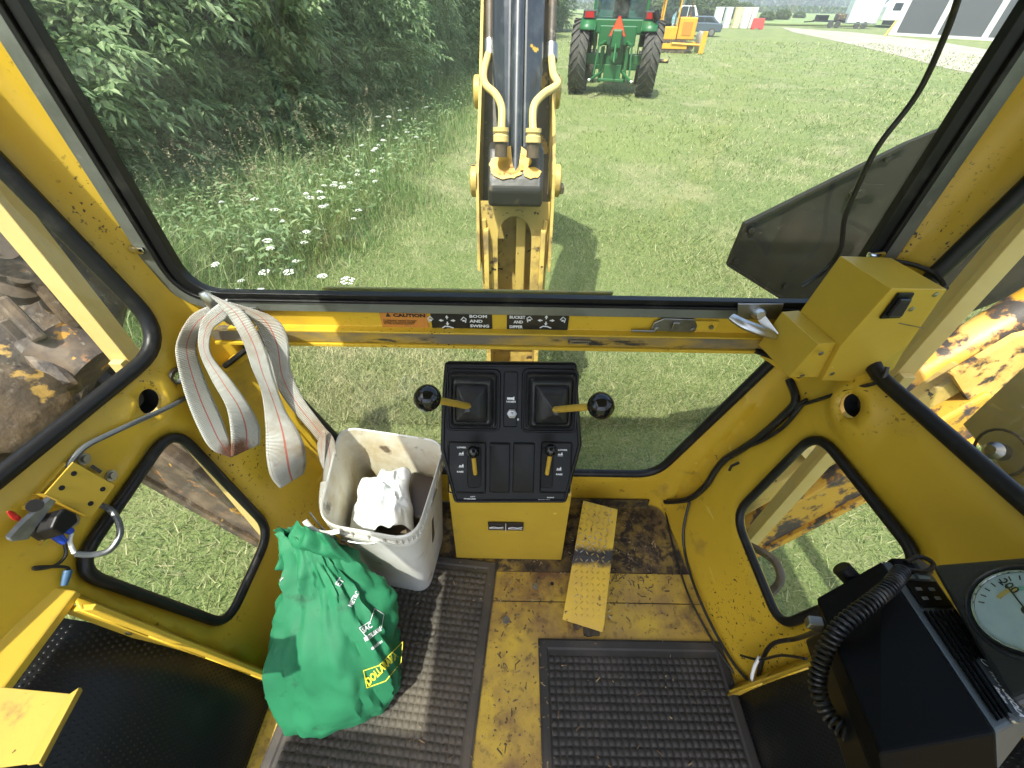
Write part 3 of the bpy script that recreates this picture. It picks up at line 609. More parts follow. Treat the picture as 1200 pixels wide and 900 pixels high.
def rrect(x0, y0, x1, y1, r, h, n=5):             # rounded rectangle on the console given by its photo corners
    a, c = cp(x0, y1, h), cp(x1, y0, h); x0_, x1_ = a.x, c.x; v0, v1 = (a - CO).dot(CU), (c - CO).dot(CU)
    return [CO + CN * h + V((p[0], 0, 0)) + CU * p[1] for p in rounded([(x0_, v0), (x1_, v0), (x1_, v1), (x0_, v1)], r, n)]
def loft(rings, cap=True):
    n = len(rings[0]); vs = [p for r in rings for p in r]; b = MB()
    fs = [(i*n+k, i*n+(k+1)%n, (i+1)*n+(k+1)%n, (i+1)*n+k) for i in range(len(rings)-1) for k in range(n)]
    if cap: fs.append(tuple((len(rings)-1)*n + k for k in range(n)))
    return b.add(vs, fs)
def inset(r, k, dh, dc=V((0, 0, 0))): c = sum(r, V()) / len(r); return [p.lerp(c, k) + CN * dh + dc for p in r]
for (x0, y0, x1, y1, ax, ay) in ((525, 434, 585.5, 503, 549, 476), (612, 434, 677, 505, 650, 480)):
    r = rrect(x0, y0, x1, y1, .014, .001); b = MB(); b.tube(r, .0035, 6, closed=True); b.build('boot_rim', M['plastic'], con, smooth=True)
    r = rrect(x0 + 3, y0 + 3, x1 - 3, y1 - 3, .012, .0015); dc = cp(ax, ay) - sum(r, V()) / len(r); dc = dc - CN * dc.dot(CN)
    prof = [(0, 0), (.02, .009), (.06, .012), (.10, .010), (.14, .006), (.17, .008), (.20, .016), (.26, .019), (.30, .018), (.34, .014), (.37, .016), (.40, .022), (.60, .030), (.80, .037), (.90, .046)]
    rings = [inset(r, k, h, dc * (k * .9)) for k, h in prof]
    b = loft(rings); b.build('rubber_boot', M['boot'], con, smooth=50)
    s = -1 if ax < 600 else 1; a = cp(ax, ay, .040)
    kp = atD(501, 466.5, .80) if s < 0 else atD(704, 475.5, .80)
    d = (kp - a).normalized(); b = MB().tube([a, kp - d * .02], .0078, 14)
    lv = b.build('lever', M['lever'], con, smooth=50)
    MB().lathe([(.010, -.034), (.0125, -.026), (.018, -.020), (.0245, -.010), (.0275, 0), (.0265, .007), (.0225, .015), (.016, .0215), (.008, .0255), (.001, .027)], kp, d, 28).build('ball_knob', M['knob'], lv, smooth=True)
for x0, x1 in ((573.5, 598), (600.5, 627)):
    r = rrect(x0, 518.5, x1, 577, .004, 0); loft([r, inset(r, .03, .004), inset(r, .08, .005)]).build('raised_panel', M['plastic'], con, smooth=50)
for x0, x1 in ((524, 570), (631, 671)):
    r = rrect(x0 + 2, 519, x1 - 1, 577, .006, .001); b = MB(); b.tube(r, .0022, 5, closed=True); b.build('panel_rim', M['plastic'], con, smooth=True)
r = rrect(590, 436, 606.5, 500, .005, .001); b = MB(); b.tube(r, .0012, 5, closed=True); b.build('panel_rim', M['plastic'], con, smooth=True)
for (x0, x1, kx, ky, bx, by) in ((548, 563.5, 554.5, 530, 557, 555), (633.5, 648.5, 645.5, 528, 641, 555)):
    r = rrect(x0, 525, x1, 571.5, .011, .0022, 6); MB().prism(r, CN * .0008).build('slot_shade', M['dark_interior'], con)  # flat black plate, the slot's inner shade put in as colour
    rr = rrect(x0, 525, x1, 571.5, .011, .003, 6); MB().tube(rr, .0011, 5, closed=True).build('slot_edge', M['plastic'], con, smooth=True)
    a = cp(bx, by, .002); k = cp(kx, ky, .055)
    lv = MB().tube([a, k], .0055, 10).build('lever', M['lever'], con, smooth=50); d = (k - a).normalized()
    MB().lathe([(.005, -.018), (.008, -.013), (.0135, -.006), (.0155, 0), (.0135, .008), (.008, .0135), (.001, .0155)], k, d, 20).build('ball_knob', M['knob'], lv, smooth=True)
def ctext(body, px, py, size, **k): return text(body, size, M['white_ink'], 'lettering', con, cp(px, py, .0012), X, CU, **k)
ctext('HORN', 593.5, 471.5, .0062, bold=.0002, sx=1.25); ctext('LOWER', 535.5, 525, .0055, bold=.0002, sx=1.2); ctext('RAISE', 535.5, 553.5, .0055, bold=.0002, sx=1.2)
ctext('LOWER', 654, 528, .0055, bold=.0002, sx=1.2); ctext('RAISE', 651.5, 556.5, .0055, bold=.0002, sx=1.2)
ctext('LEFT', 551, 582.5, .0042, bold=.0001, sx=1.5); ctext('STABILIZER', 543.5, 585, .0045, bold=.0001, sx=1.35)
ctext('RIGHT', 641, 583.5, .0042, bold=.0001, sx=1.5); ctext('STABILIZER', 630.5, 586.5, .0045, bold=.0001, sx=1.35)
b = MB(); c = cp(598.5, 467, .0015)              # horn symbol and stabilizer symbols
def flat(b, pts, c, k=.001): b.prism([c + V((x*k, 0, 0)) + CU * (y*k) for x, y in pts], CN * .0004)
flat(b, [(-10, -3), (-5, -3), (5, -3), (10, -6), (10, 6), (5, 3), (-5, 3), (-10, 3)], c, .0009); b.build('symbol', M['white_ink'], con)
for (px, py) in ((540.5, 531), (540.5, 545.5), (656.5, 532), (655, 549)):
    b = MB(); c = cp(px, py, .0015); flat(b, [(-8, -4), (-4, 2), (0, -2), (6, 6), (7, 1), (8, -4)], c, .0008); flat(b, [(-8, -7), (8, -7), (8, -6), (-8, -6)], c, .0008); b.build('symbol', M['white_ink'], con)
c = cp(600, 484.5); MB().lathe([(.0125, 0), (.0125, .004), (.0085, .005), (.0085, .003), (.004, .003), (.004, .006), (.0005, .007)], c, CN, 6).build('horn_button', M['steel'], con, smooth=30)
c = cp(607, 491.5); MB().lathe([(.003, 0), (.003, .001)], c, CN, 8).build('screw', M['steel'], con)
a, c = hit(572, 610, (0, .5925, .003), (0, -1, -.04)), hit(613, 619, (0, .5925, .003), (0, -1, -.04))
b = MB().box(((a.x + c.x)/2, (a.y + c.y)/2 - .006, (a.z + c.z)/2), (c.x - a.x, .0012, a.z - c.z)); st = b.build('label_plate', M['sticker_black'], con)
b = MB()
for k in (-1, 1):
    o = V(((a.x + c.x)/2 + k * .027, a.y - .0095, (a.z + c.z)/2)); b.tube([o + V((-.02, 0, -.002)), o + V((-.008, 0, .003)), o + V((.006, 0, -.001)), o + V((.02, 0, .003))], .0012, 5); b.tube([o + V((-.02, 0, -.006)), o + V((.02, 0, -.006))], .0008, 5)
b.box(((a.x + c.x)/2, a.y - .0092, (a.z+c.z)/2), (.0015, .001, a.z - c.z)); b.build('symbol', M['white_ink'], st)
# ================================================================== FLOOR MATS
def floor_mat(o, ex, ey, lab, mtl, w=.028):
    t = thing('floor_mat', lab, 'floor mat', V(o).lerp(V(o) + V(ex) + V(ey), .5)); o, ex, ey = V(o), V(ex), V(ey); ux, uy = ex.normalized(), ey.normalized()
    MB().prism([o + V((0,0,.001)), o + ex + V((0,0,.001)), o + ex + ey + V((0,0,.001)), o + ey + V((0,0,.001))], (0, 0, .006)).build('mat_base', mtl, t, bevel=.002)
    B = [o + ux * w * .1 + uy * w * .1, o + ex - ux * w * .1 + uy * w * .1, o + ex + ey - ux * w * .1 - uy * w * .1, o + ey + ux * w * .1 - uy * w * .1]
    I = [o + ux * w + uy * w, o + ex - ux * w + uy * w, o + ex + ey - ux * w - uy * w, o + ey + ux * w - uy * w]; b = MB(); h = V((0, 0, .0105))
    b.add([p + V((0,0,.007)) for p in B] + [p.lerp(q, .12) + h for p, q in zip(B, I)] + [q.lerp(p, .2) + h for p, q in zip(B, I)] + [p + V((0,0,.0068)) for p in I], [(a*4+i, a*4+(i+1)%4, (a+1)*4+(i+1)%4, (a+1)*4+i) for a in range(3) for i in range(4)]); b.build('mat_border', mtl, t, smooth=30)
    p = .0175; nx, ny = int((ex.length - 2*w) / p), int((ey.length - 2*w) / p); co = []; fc = []
    for i in range(nx):
        for j in range(ny):
            c = o + ux * (w + p * (i + .5)) + uy * (w + p * (j + .5)); z = .007; k = len(co); hh = .0032 * random.uniform(.8, 1.1)
            for r, zz in ((.0074, z), (.0060, z + hh)): 
                for sx, sy in ((-1,-1),(1,-1),(1,1),(-1,1)): q = c + ux * sx * r + uy * sy * r; co.append((q.x, q.y, zz))
            for m in range(4): n = (m + 1) % 4; fc.append((k+m, k+n, k+4+n, k+4+m))
            fc.append((k+4, k+5, k+6, k+7))
    tag(npmesh('mat_nub', np.array(co) - np.array(wloc(t)), fc, mtl, t, nv=4), kind='stuff')
floor_mat((-.145, -.62, 0), (-.50, .045, 0), (.108, 1.20, 0), 'dusty black waffle rubber mat under the white pail and the green bag', M['mat'])
floor_mat((.088, -.60, 0), (.53, 0, 0), (0, .962, 0), 'clean black waffle rubber mat at the foot of the tread plate pedal', M['mat2'])
# ================================================================== PEDAL
ped = thing('foot_pedal', 'yellow tread plate foot pedal with a black worn band across the middle', 'pedal', (.2, .5, 0))
A0, A1 = atZ(683.5, 586.5, .15), atZ(724, 597, .15); B0, B1 = atZ(672, 652, .105), atZ(717, 655, .105); C0, C1 = atZ(659, 726, .035), atZ(708, 733, .035); T0, T1 = atZ(667, 730, .030), atZ(706, 741, .028)
M['tread'] = mat('tread_plate_yellow', (.62, .41, .03), .42, spots=[((.45, .28, .05), 9, .4, .7, 7), (DIRT, 60, .62, .66, 7), ((.45, .44, .42), 90, .70, .74, 3)], bump=(150, .3, .001))
M['tread_worn'] = M['tread']; M['tread_bar'] = mat('rubbed_tread_bar', (.58, .42, .10), .35, .2, spots=[((.50, .48, .44), 14, .52, .58, 6), ((.10, .08, .05), 20, .62, .68, 6)])
N_ = M['tread'].node_tree; P_ = N_.nodes['Principled BSDF']; old = P_.inputs['Base Color'].links[0].from_socket; tc_ = N_.nodes.new('ShaderNodeTexCoord').outputs['Object']
def mth(op, a, b=None, c=None):
    q = N_.nodes.new('ShaderNodeMath'); q.operation = op
    for i, x in enumerate((a, b, c)):
        if x is None: continue
        if isinstance(x, (int, float)): q.inputs[i].default_value = x
        else: N_.links.new(x, q.inputs[i])
    return q.outputs[0]
sp = N_.nodes.new('ShaderNodeSeparateXYZ'); N_.links.new(tc_, sp.inputs[0]); nz = N_.nodes.new('ShaderNodeTexNoise'); nz.inputs['Scale'].default_value = 22; nz.inputs['Detail'].default_value = 10; N_.links.new(tc_, nz.inputs[0])
YB = (B0.y + B1.y) / 2 - .5 + .004
fac = mth('SUBTRACT', 1.0, mth('DIVIDE', mth('SUBTRACT', mth('ABSOLUTE', mth('SUBTRACT', sp.outputs[1], YB)), mth('MULTIPLY', mth('SUBTRACT', nz.outputs[0], .35), .045)), .022)); mx = N_.nodes.new('ShaderNodeMix'); mx.data_type = 'RGBA'; mx.clamp_factor = True
N_.links.new(mth('MULTIPLY', fac, 1.6), mx.inputs[0]); N_.links.new(old, mx.inputs[6]); mx.inputs[7].default_value = (.035, .032, .030, 1); N_.links.new(mx.outputs[2], P_.inputs['Base Color'])
for nm, q, m in (('upper_plate', [A0, A1, B1, B0], 'tread'), ('lower_plate', [B0, B1, C1, T1, C0], 'tread')):
    n = (q[1] - q[0]).cross(q[-1] - q[0]).normalized(); n = -n if n.z < 0 else n
    o = MB().prism(q, -n * .006).build(nm, M[m], ped, bevel=.0012)
    b = MB(); ux = (q[1] - q[0]); uy = (q[-1] - q[0]); W, Hh = ux.length, uy.length; ux.normalize(); uy = (uy - ux * uy.dot(ux)).normalized(); p = .0165
    for i in range(int(W / p)):
        for j in range(int(Hh / p)):
            c = q[0] + ux * p * (i + .5) + uy * p * (j + .5); a = R(45 if (i + j) % 2 else -45); d = ux * math.cos(a) + uy * math.sin(a); e = n.cross(d)
            b.add([c - d*.0075, c - e*.0022, c + d*.0075, c + e*.0022, c + n*.0032 - d*.003, c + n*.0032 + d*.003], [(0,1,4), (1,2,5,4), (2,3,5), (3,0,4,5)])
    if b.v: tag(b.build('tread_bar', M['tread_bar'], o), kind='stuff')
b = MB().lathe([(.009, -.008), (.009, .02)], atZ(690, 742, .012), (0, 1, 0), 12).box(atZ(693, 740, .010), (.045, .02, .016)).lathe([(.013, 0), (.013, .014)], atZ(676, 733, .0), (0, 0, 1), 8); b.build('hinge', M['greasy'], ped, smooth=40)
m = (A0 + A1) / 2; b = MB().box(m + V((0, -.02, -.09)), (.02, .02, .15)); b.build('pedal_stem', M['greasy'], ped)
# ================================================================== WHITE PAIL WITH A RAG
M['pail'] = mat('dirty_white_plastic', (.74, .73, .68), .42, spots=[((.52, .46, .36), 5, .46, .75, 10), ((.24, .19, .13), 16, .61, .74, 11), ((.10, .08, .06), 50, .70, .73, 5)], bump=(30, .15, .002), spec=.4)
M['pail_in'] = mat('grimy_pail_inside', (.66, .62, .50), .5, spots=[((.46, .36, .20), 8, .44, .64, 11), ((.14, .10, .06), 16, .60, .68, 10)], bump=(40, .2, .002))
pail = thing('plastic_pail', 'grimy white square plastic pail with a wire bail, standing left of the console', 'pail', (-.335, .6, .007))
rim = [V((-.492, .770)), V((-.452, .470)), V((-.212, .430)), V((-.178, .720))]; cc = sum(rim, V((0, 0))) / 4
def pring(k, z, r=.05, sh=V((0, 0))): return [V((p[0], p[1], z)) for p in rounded([cc + sh + (q - cc) * k for q in rim], r * k + .01, 7)]
out = [pring(.70, .0125), pring(.715, .010), pring(.73, .02), pring(.80, .14), pring(.88, .28), pring(.945, .395), pring(.955, .400), pring(.985, .402), pring(.985, .415), pring(.96, .417), pring(.965, .436), pring(1.0, .439), pring(1.005, .452), pring(.985, .456), pring(.965, .452)]
b = loft(out, cap=False); n = len(out[0]); b.add(out[0], [tuple(range(n))]); b.build('pail_body', M['pail'], pail, smooth=40)
inn = [pring(.965, .452), pring(.94, .40), pring(.86, .26), pring(.77, .12), pring(.70, .025), pring(.60, .02)]
loft(inn).build('pail_lining', M['pail_in'], pail, smooth=40)
b = MB(); rr = pring(.985, .418)
for i in range(0, len(rr)):
    a, c = rr[i], rr[(i + 1) % len(rr)]
    k = max(1, int((c - a).length / .035))
    for j in range(k): p = a.lerp(c, (j + .5) / k); b.box(p + V((0, 0, .008)), (.004, .004, .022))
tag(b.build('rim_rib', M['pail'], pail), kind='stuff')
bw = [atZ(363, 600, .46), atZ(377, 618, .43), atZ(395, 631, .40), atZ(430, 637, .385), atZ(452, 632, .385), atZ(480, 625, .39), atZ(500, 603, .40), atZ(512, 573, .42)]
MB().tube(smoothpath(bw, 6), .0022, 6).build('bail_wire', M['steel'], pail, smooth=True)
b = MB(); q = [atZ(357, 610, .48), atZ(366, 620, .465), atZ(380, 625, .455), atZ(398, 622, .455)]; b.tube(smoothpath(q, 4), [.006]*13, 8, flat=.6); b.build('pail_grip', M['pail'], pail, smooth=True)
M['cloth'] = mat('white_cotton_cloth', (.78, .80, .80), .8, spots=[((.55, .50, .38), 16, .66, .75, 5)], bump=(700, .2, .0006))
def cloth(u, v):
    q = atZ(404, 622, .34).lerp(atZ(484, 616, .34), u).lerp(atZ(418, 560, .35).lerp(atZ(478, 546, .38), u), v)
    w = V((u * 2.2, v * 1.6, .5)); h = noise.noise(w * 2.3)
    f = .016 * math.sin(u * 17 - v * 7 + 4 * noise.noise(w * 1.3)) + .020 * (abs(noise.noise(w * 1.7 + V((3, 1, 0)))) * 2 - .5) + .012 * (1 - 2 * abs(noise.noise(w * 3.3 + V((9, 2, 0))))) ** 3
    e = (math.sin(math.pi * u) * math.sin(math.pi * (.08 + .86 * v))) ** .45
    return q + V((.014 * h, .014 * noise.noise(w * 2 + V((5, 0, 0))), f * e + .075 * e + .02 * u - .05))
rag = MB().grid(cloth, 44, 40).build('rag', M['cloth'], None, smooth=True, solid=.002); own(rag, (-.34, .58, .36))
tag(rag, 'crumpled white cotton rag stuffed in the white plastic pail', 'rag')
b = MB().lathe([(.045, 0), (.047, .02), (.047, .12), (.035, .15), (.018, .16), (.018, .18)], (-.40, .675, .16), (.25, -.1, 1), 20); o = b.build('bottle', M['plastic'], None, smooth=40); own(o, (-.40, .675, .16)); tag(o, 'dark round bottle leaning inside the pail left of the white rag', 'bottle')
b = MB().prism([(-.30, .56, .2), (-.22, .54, .2), (-.215, .68, .2), (-.30, .70, .2)], (.01, .01, .12)); o = b.build('tool_box', mat('dark_brown_casing', (.05, .035, .025), .4), None, bevel=.008); own(o, (-.26, .62, .2)); tag(o, 'dark brown case wedged inside the pail right of the white rag', 'case')
b = MB().prism([(-.40, .53, .05), (-.27, .51, .05), (-.25, .67, .05), (-.41, .68, .05)], (0, 0, .16)); o = b.build('scrap_pile', M['greasy'], None, bevel=.02); own(o, (-.34, .6, .03)); tag(o, 'greasy dark tools and scraps filling the bottom of the pail', 'scraps', kind='stuff')
# ================================================================== GREEN BAG
M['bag'] = mat('green_nonwoven_fabric', (.020, .205, .088), .68, spots=[((.014, .145, .065), 6, .45, .75, 6), ((.012, .07, .035), 18, .58, .72, 11)], bump=(350, .3, .0008), trans=.12)
bag = thing('shopping_bag', 'green reusable fabric shopping bag with yellow and white print, slumped on the left mat', 'bag', (-.47, .27, .01))
SH_ = .042
secs = [(-.462, .235, .012, .118, .078, .30), (-.462, .240, .03, .134, .092, .30), (-.460, .255, .08, .146, .108, .28), (-.458, .280, .15, .150, .115, .20), (-.456, .310, .22, .142, .112, .12), (-.456, .340, .28, .124, .100, .05), (-.460, .368, .325, .100, .082, 0), (-.468, .392, .36, .078, .062, 0), (-.478, .412, .39, .060, .046, 0), (-.486, .428, .415, .050, .034, 0), (-.492, .440, .435, .046, .024, 0), (-.496, .450, .45, .044, .014, 0)]
n = 96; NR = 64; rings = []
for a in range(NR + 1):
    t = a / NR * (len(secs) - 1); i = min(int(t), len(secs) - 2); f = t - i; g = lambda k: V(secs[min(max(k, 0), len(secs)-1)])
    s_ = [0.5 * (2*secs[i][k] + (secs[i+1][k] - secs[max(i-1,0)][k])*f + (2*secs[max(i-1,0)][k] - 5*secs[i][k] + 4*secs[i+1][k] - secs[min(i+2,len(secs)-1)][k])*f*f + (3*secs[i][k] - secs[max(i-1,0)][k] - 3*secs[i+1][k] + secs[min(i+2,len(secs)-1)][k])*f**3) for k in range(6)]
    cx, cy, cz, rx, ry, an = s_; hgt = a / NR; r = []; cx += SH_ * (1 - hgt) ** .5
    for k in range(n):
        th = 2 * math.pi * k / n; c, s = math.cos(th), math.sin(th); e = 2.0 / (3.0 - 1.0 * hgt)
        x = math.copysign(abs(c) ** e, c) * rx; y = math.copysign(abs(s) ** e, s) * ry
        fold = math.sin(th * 7 + 2.2 * noise.noise(V((c * 1.5, s * 1.5, hgt * 2)))) * (.010 * hgt ** 1.2 * (1.6 - hgt)) + math.sin(th * 13 + 3 * noise.noise(V((c * 2, s * 2, 5 + hgt)))) * .005 * hgt
        cr = noise.noise(V((c * 2.2, s * 2.2, hgt * 5.5))) * .018 + (abs(noise.noise(V((c * 3.2, s * 3.2, hgt * 7 + 7)))) - .2) * .022 + (abs(noise.noise(V((c * 7, s * 7, hgt * 15)))) - .2) * .013 + (abs(noise.noise(V((c * 15, s * 15, hgt * 34)))) - .2) * .005
        cr *= min(1, hgt * 6) * (1 if hgt < .8 else .5); k2 = 1 + (fold + cr) / max(rx, .03)
        x *= k2; y *= k2; r.append(V((cx + x * math.cos(an) - y * math.sin(an), cy + x * math.sin(an) + y * math.cos(an), cz + (.012 * noise.noise(V((c * 3, s * 3, hgt * 7 + 3))) if a > 3 else 0))))
    rings.append(r)
b = loft(rings, cap=False); b.add(rings[0], [tuple(range(n))]); b.build('bag_body', M['bag'], bag, smooth=True)
bvh = BVHTree.FromPolygons([p for r in rings for p in r], [(i*n+k, i*n+(k+1)%n, (i+1)*n+(k+1)%n, (i+1)*n+k) for i in range(NR) for k in range(n)])
def onbag(p, l=.004):
    d = (p - EYE).normalized(); h = bvh.ray_cast(EYE, d)[0]; return (h - d * l) if h is not None else p + d * .002
M['yellow_ink'] = mat('yellow_print', (.80, .75, .06), .5)
def bagtext(body, px, py, qx, qy, size, m, **k):
    a, c = onbag(atD(px, py, 1)), onbag(atD(qx, qy, 1)); xd = (c - a).normalized(); view = (a - EYE).normalized(); yd = xd.cross(view).normalized()
    return text(body, size, m, 'lettering', bag, a, xd, yd, warp=onbag, lift=0, **k)
bagtext('DOLLARAMA', 432, 804, 470, 766, .0235, M['yellow_ink'], bold=.0010, sx=.92)
bagtext('SAC', 426, 742, 446, 728, .016, M['white_ink'], bold=.0005); bagtext('RÉUTILISABLE', 428, 752, 455, 733, .0125, M['white_ink'], bold=.0004, sx=.72)
bagtext('METRO', 412, 712, 424, 690, .014, M['white_ink'], bold=.0004, sx=.8); bagtext('REUSABLE BAG', 436, 762, 462, 742, .0075, M['white_ink'], bold=.0002)
bagtext('ET', 398, 688, 406, 676, .018, M['white_ink'], bold=.0004); bagtext('REÉ', 327, 680, 336, 687, .012, M['white_ink'], bold=.0003)
def bagline(pts, r, m):
    P = [onbag(atD(x, y, 1), .001) for x, y in pts]; D = []
    for a, c in zip(pts, pts[1:]):
        for j in range(8): D.append(onbag(atD(a[0] + (c[0]-a[0])*j/8, a[1] + (c[1]-a[1])*j/8, 1), .002))
    D.append(P[-1]); MB().tube(D, r, 4).build('printed_border', M[m], bag)
bagline([(426, 786), (430, 806), (452, 798), (470, 776), (472, 752), (462, 762), (444, 780), (426, 786)], .0011, 'yellow_ink')
bagline([(421, 736), (434, 728), (439, 713), (450, 720), (447, 736), (432, 750), (421, 736)], .0008, 'white_ink')
# drooping top flap and the handles of the bag lying over the pail's rim
def flap(u, v):
    a = atZ(347, 612, .47).lerp(atZ(322, 668, .385), v); c = atZ(390, 630, .45).lerp(atZ(442, 684, .30), v)
    q = a.lerp(c, u); return q + V((0, -.012, .030)) * math.sin(math.pi * u) * (1 - .4*v) + V((.0, -.01, .008)) * noise.noise(V((u * 4, v * 4, 1))) * 1.5 + V((0, 0, .008 * math.sin(u * 17 + v * 3)))
MB().grid(flap, 34, 20).build('bag_flap', M['bag'], bag, smooth=True, solid=.0015)
def near(px, py, y):
    p = atY(px, py, y)
    if px > 600: return p
    q = atW(px, py, .015 + (.76 - y) * .45); return p if (p - EYE).length < (q - EYE).length else q
def ribbon(L, Rr, name, m, parent, ys, sub=6, uv=True, off=0.0):
    if not hasattr(ys, '__len__'): ys = [ys] * len(L)
    A = smoothpath([near(*p, y) for p, y in zip(L, ys)], sub); B = smoothpath([near(*p, y) for p, y in zip(Rr, ys)], sub); k = 8; b = MB(); vs = []; uvs = []; s = 0
    for i, (p, q) in enumerate(zip(A, B)):
        if i: s += ((p + q) / 2 - (A[i-1] + B[i-1]) / 2).length
        for j in range(k + 1): vs.append(p.lerp(q, j / k)); uvs.append((j / k, s * 10))
    b.add(vs, [(i*(k+1)+j, i*(k+1)+j+1, (i+1)*(k+1)+j+1, (i+1)*(k+1)+j) for i in range(len(A)-1) for j in range(k)])
    return b.build(name, m, parent, smooth=True, solid=.0022, uvs=uvs)
# ================================================================== WEBBING STRAP
m = mat('woven_white_webbing', (.60, .60, .56), .8, spots=[((.45, .43, .38), 9, .45, .7, 7), ((.38, .29, .20), 5, .48, .64, 9), ((.20, .09, .05), 6, .585, .68, 10)], bump=(300, .2, .0006))
N_ = m.node_tree; P_ = N_.nodes['Principled BSDF']; old = P_.inputs['Base Color'].links[0].from_socket
uvn = N_.nodes.new('ShaderNodeUVMap'); sp = N_.nodes.new('ShaderNodeSeparateXYZ'); N_.links.new(uvn.outputs[0], sp.inputs[0])
def mth(op, a, b=None, c=None):
    q = N_.nodes.new('ShaderNodeMath'); q.operation = op
    for i, x in enumerate((a, b, c)):
        if x is None: continue
        if isinstance(x, (int, float)): q.inputs[i].default_value = x
        else: N_.links.new(x, q.inputs[i])
    return q.outputs[0]
line = mth('LESS_THAN', mth('ABSOLUTE', mth('SUBTRACT', sp.outputs[0], .5)), .028)
edgeb = mth('LESS_THAN', mth('ABSOLUTE', mth('SUBTRACT', mth('ABSOLUTE', mth('SUBTRACT', sp.outputs[0], .5)), .44)), .012)
mx = N_.nodes.new('ShaderNodeMix'); mx.data_type = 'RGBA'; N_.links.new(mth('MULTIPLY', line, .8), mx.inputs[0]); N_.links.new(old, mx.inputs[6]); mx.inputs[7].default_value = (.55, .10, .06, 1)
m3 = N_.nodes.new('ShaderNodeMix'); m3.data_type = 'RGBA'; N_.links.new(mth('MULTIPLY', edgeb, .45), m3.inputs[0]); N_.links.new(mx.outputs[2], m3.inputs[6]); m3.inputs[7].default_value = (.18, .17, .15, 1); N_.links.new(m3.outputs[2], P_.inputs['Base Color'])
wv = mth('SINE', mth('MULTIPLY', sp.outputs[1], 2 * math.pi * 26)); bp = N_.nodes.new('ShaderNodeBump'); bp.inputs['Strength'].default_value = .9; bp.inputs['Distance'].default_value = .0012; N_.links.new(wv, bp.inputs['Height']); N_.links.new(bp.outputs[0], P_.inputs['Normal'])
M['web'] = m
def z4(pts): return [(x / 3, 300 + y / 3) for x, y in pts]
strap = thing('webbing_strap', 'looped grey white lifting strap with a red stripe hanging from the left window latch', 'strap', (-.5, .7, .5))
ribbon(z4([(742,172),(668,212),(622,300),(622,372),(655,500),(700,610),(745,680),(812,708)]), z4([(762,205),(722,248),(694,292),(694,350),(735,470),(775,560),(800,630),(822,704)]), 'strap_loop', M['web'], strap, [.735,.735,.735,.735,.73,.72,.71,.70])
ribbon(z4([(800,150),(742,188),(705,240),(700,330),(742,430),(795,530),(812,620),(812,708)]), z4([(815,190),(790,225),(748,262),(742,345),(815,440),(880,530),(912,600),(913,662)]), 'strap_loop', M['web'], strap, [.70,.69,.685,.68,.68,.685,.69,.70])
ribbon(z4([(722,128),(790,190),(850,290),(885,390),(920,480),(934,600),(936,700),(952,775),(985,817)]), z4([(752,140),(860,200),(930,320),(962,430),(1002,540),(1050,620),(1073,680),(1075,735),(1066,766)]), 'strap_loop', M['web'], strap, [.70,.69,.68,.68,.68,.68,.685,.69,.70])
ribbon(z4([(780,160),(880,215),(935,320),(965,440),(1020,530),(1100,625),(1140,690),(1135,790),(1128,900)]), z4([(800,160),(960,215),(1012,290),(1022,400),(1065,500),(1135,595),(1176,650),(1183,740),(1175,900)]), 'strap_tail', M['web'], strap, [.72,.715,.71,.71,.70,.69,.68,.665,.65])
ribbon([(378, 505), (372, 520), (374, 535), (378, 548)], [(382, 505), (382, 520), (381, 535), (380, 550)], 'strap_fold', M['web'], strap, .675)
ribbon([(376, 565), (374, 585), (376, 602), (384, 612)], [(392, 562), (392, 580), (390, 598), (388, 606)], 'strap_end', M['web'], strap, [.655, .63, .60, .58])

# crumbs of dirt and straw on the floor
bits = MB(); rr_ = random.Random(3)
for i in range(900):
    if i < 520: x, y = rr_.gauss(.34, .14), rr_.gauss(.62, .10)
    elif i < 700: x, y = rr_.uniform(-.05, .12), rr_.uniform(.05, .6)
    else: x, y = rr_.uniform(-.55, .60), rr_.uniform(.05, .58)
    if abs(x) > .54 or y > .77 or (i % 3 == 0 and y < .37): continue
    z = .0015 if (y > .37 and x > 0) or (-.04 < x < .08) else .0115
    a = rr_.uniform(0, 6.28); l = rr_.choice((.002, .003, .004, .009)); w = rr_.uniform(.001, .0025); d = V((math.cos(a), math.sin(a), 0)); e = V((-d.y, d.x, 0)); c = V((x, y, z))
    bits.add([c - d*l - e*w, c + d*l - e*w*.6, c + d*l*.8 + e*w, c - d*l*.7 + e*w*.8, c + V((0, 0, .0022))], [(0,1,4), (1,2,4), (2,3,4), (3,0,4)])
tag(bits.build('debris', mat('dry_crumbs', (.12, .085, .05), .9, spots=[((.35, .27, .15), 30, .5, .6, 4)])), 'crumbs of dry soil and straw scattered over floor and mats', 'debris', kind='stuff')
# ================================================================== YELLOW BOX ON THE RIGHT POST
bx = thing('wiper_motor_box', 'folded yellow sheet metal box with a black rocker switch on the right rear post', 'motor cover', atY(1000, 400, .66))
bd = V((-.15, .985, 0)) * .12; bo = V((0, .625, 0)); bnn = (V((-.15, .985, 0)) + V((0, 0, .12))).normalized()
def bq(px, py): return hit(px, py, atY(1000, 400, .63), bnn)
big = [bq(*p) for p in ((1045, 338), (1110, 339), (1058, 414), (1048, 432), (1025, 447), (963, 446), (985, 405))]
low = [bq(*p) for p in ((985, 405), (963, 446), (928, 446), (963, 407))]
MB().prism(big, bd).build('box_shell', M['yellow_clean'], bx, bevel=.0015)
MB().prism([p + bd * .08 for p in low], bd * .95).build('box_shell', M['yellow_clean'], bx, bevel=.0015)
sw = [bq(*p) - bnn * .001 for p in ((1051, 342), (1070, 342), (1053, 371), (1029, 372))]
s_ = MB().prism(sw, -bnn * .004).build('switch_bezel', M['plastic'], bx, bevel=.0015); c = sum(sw, V()) / 4
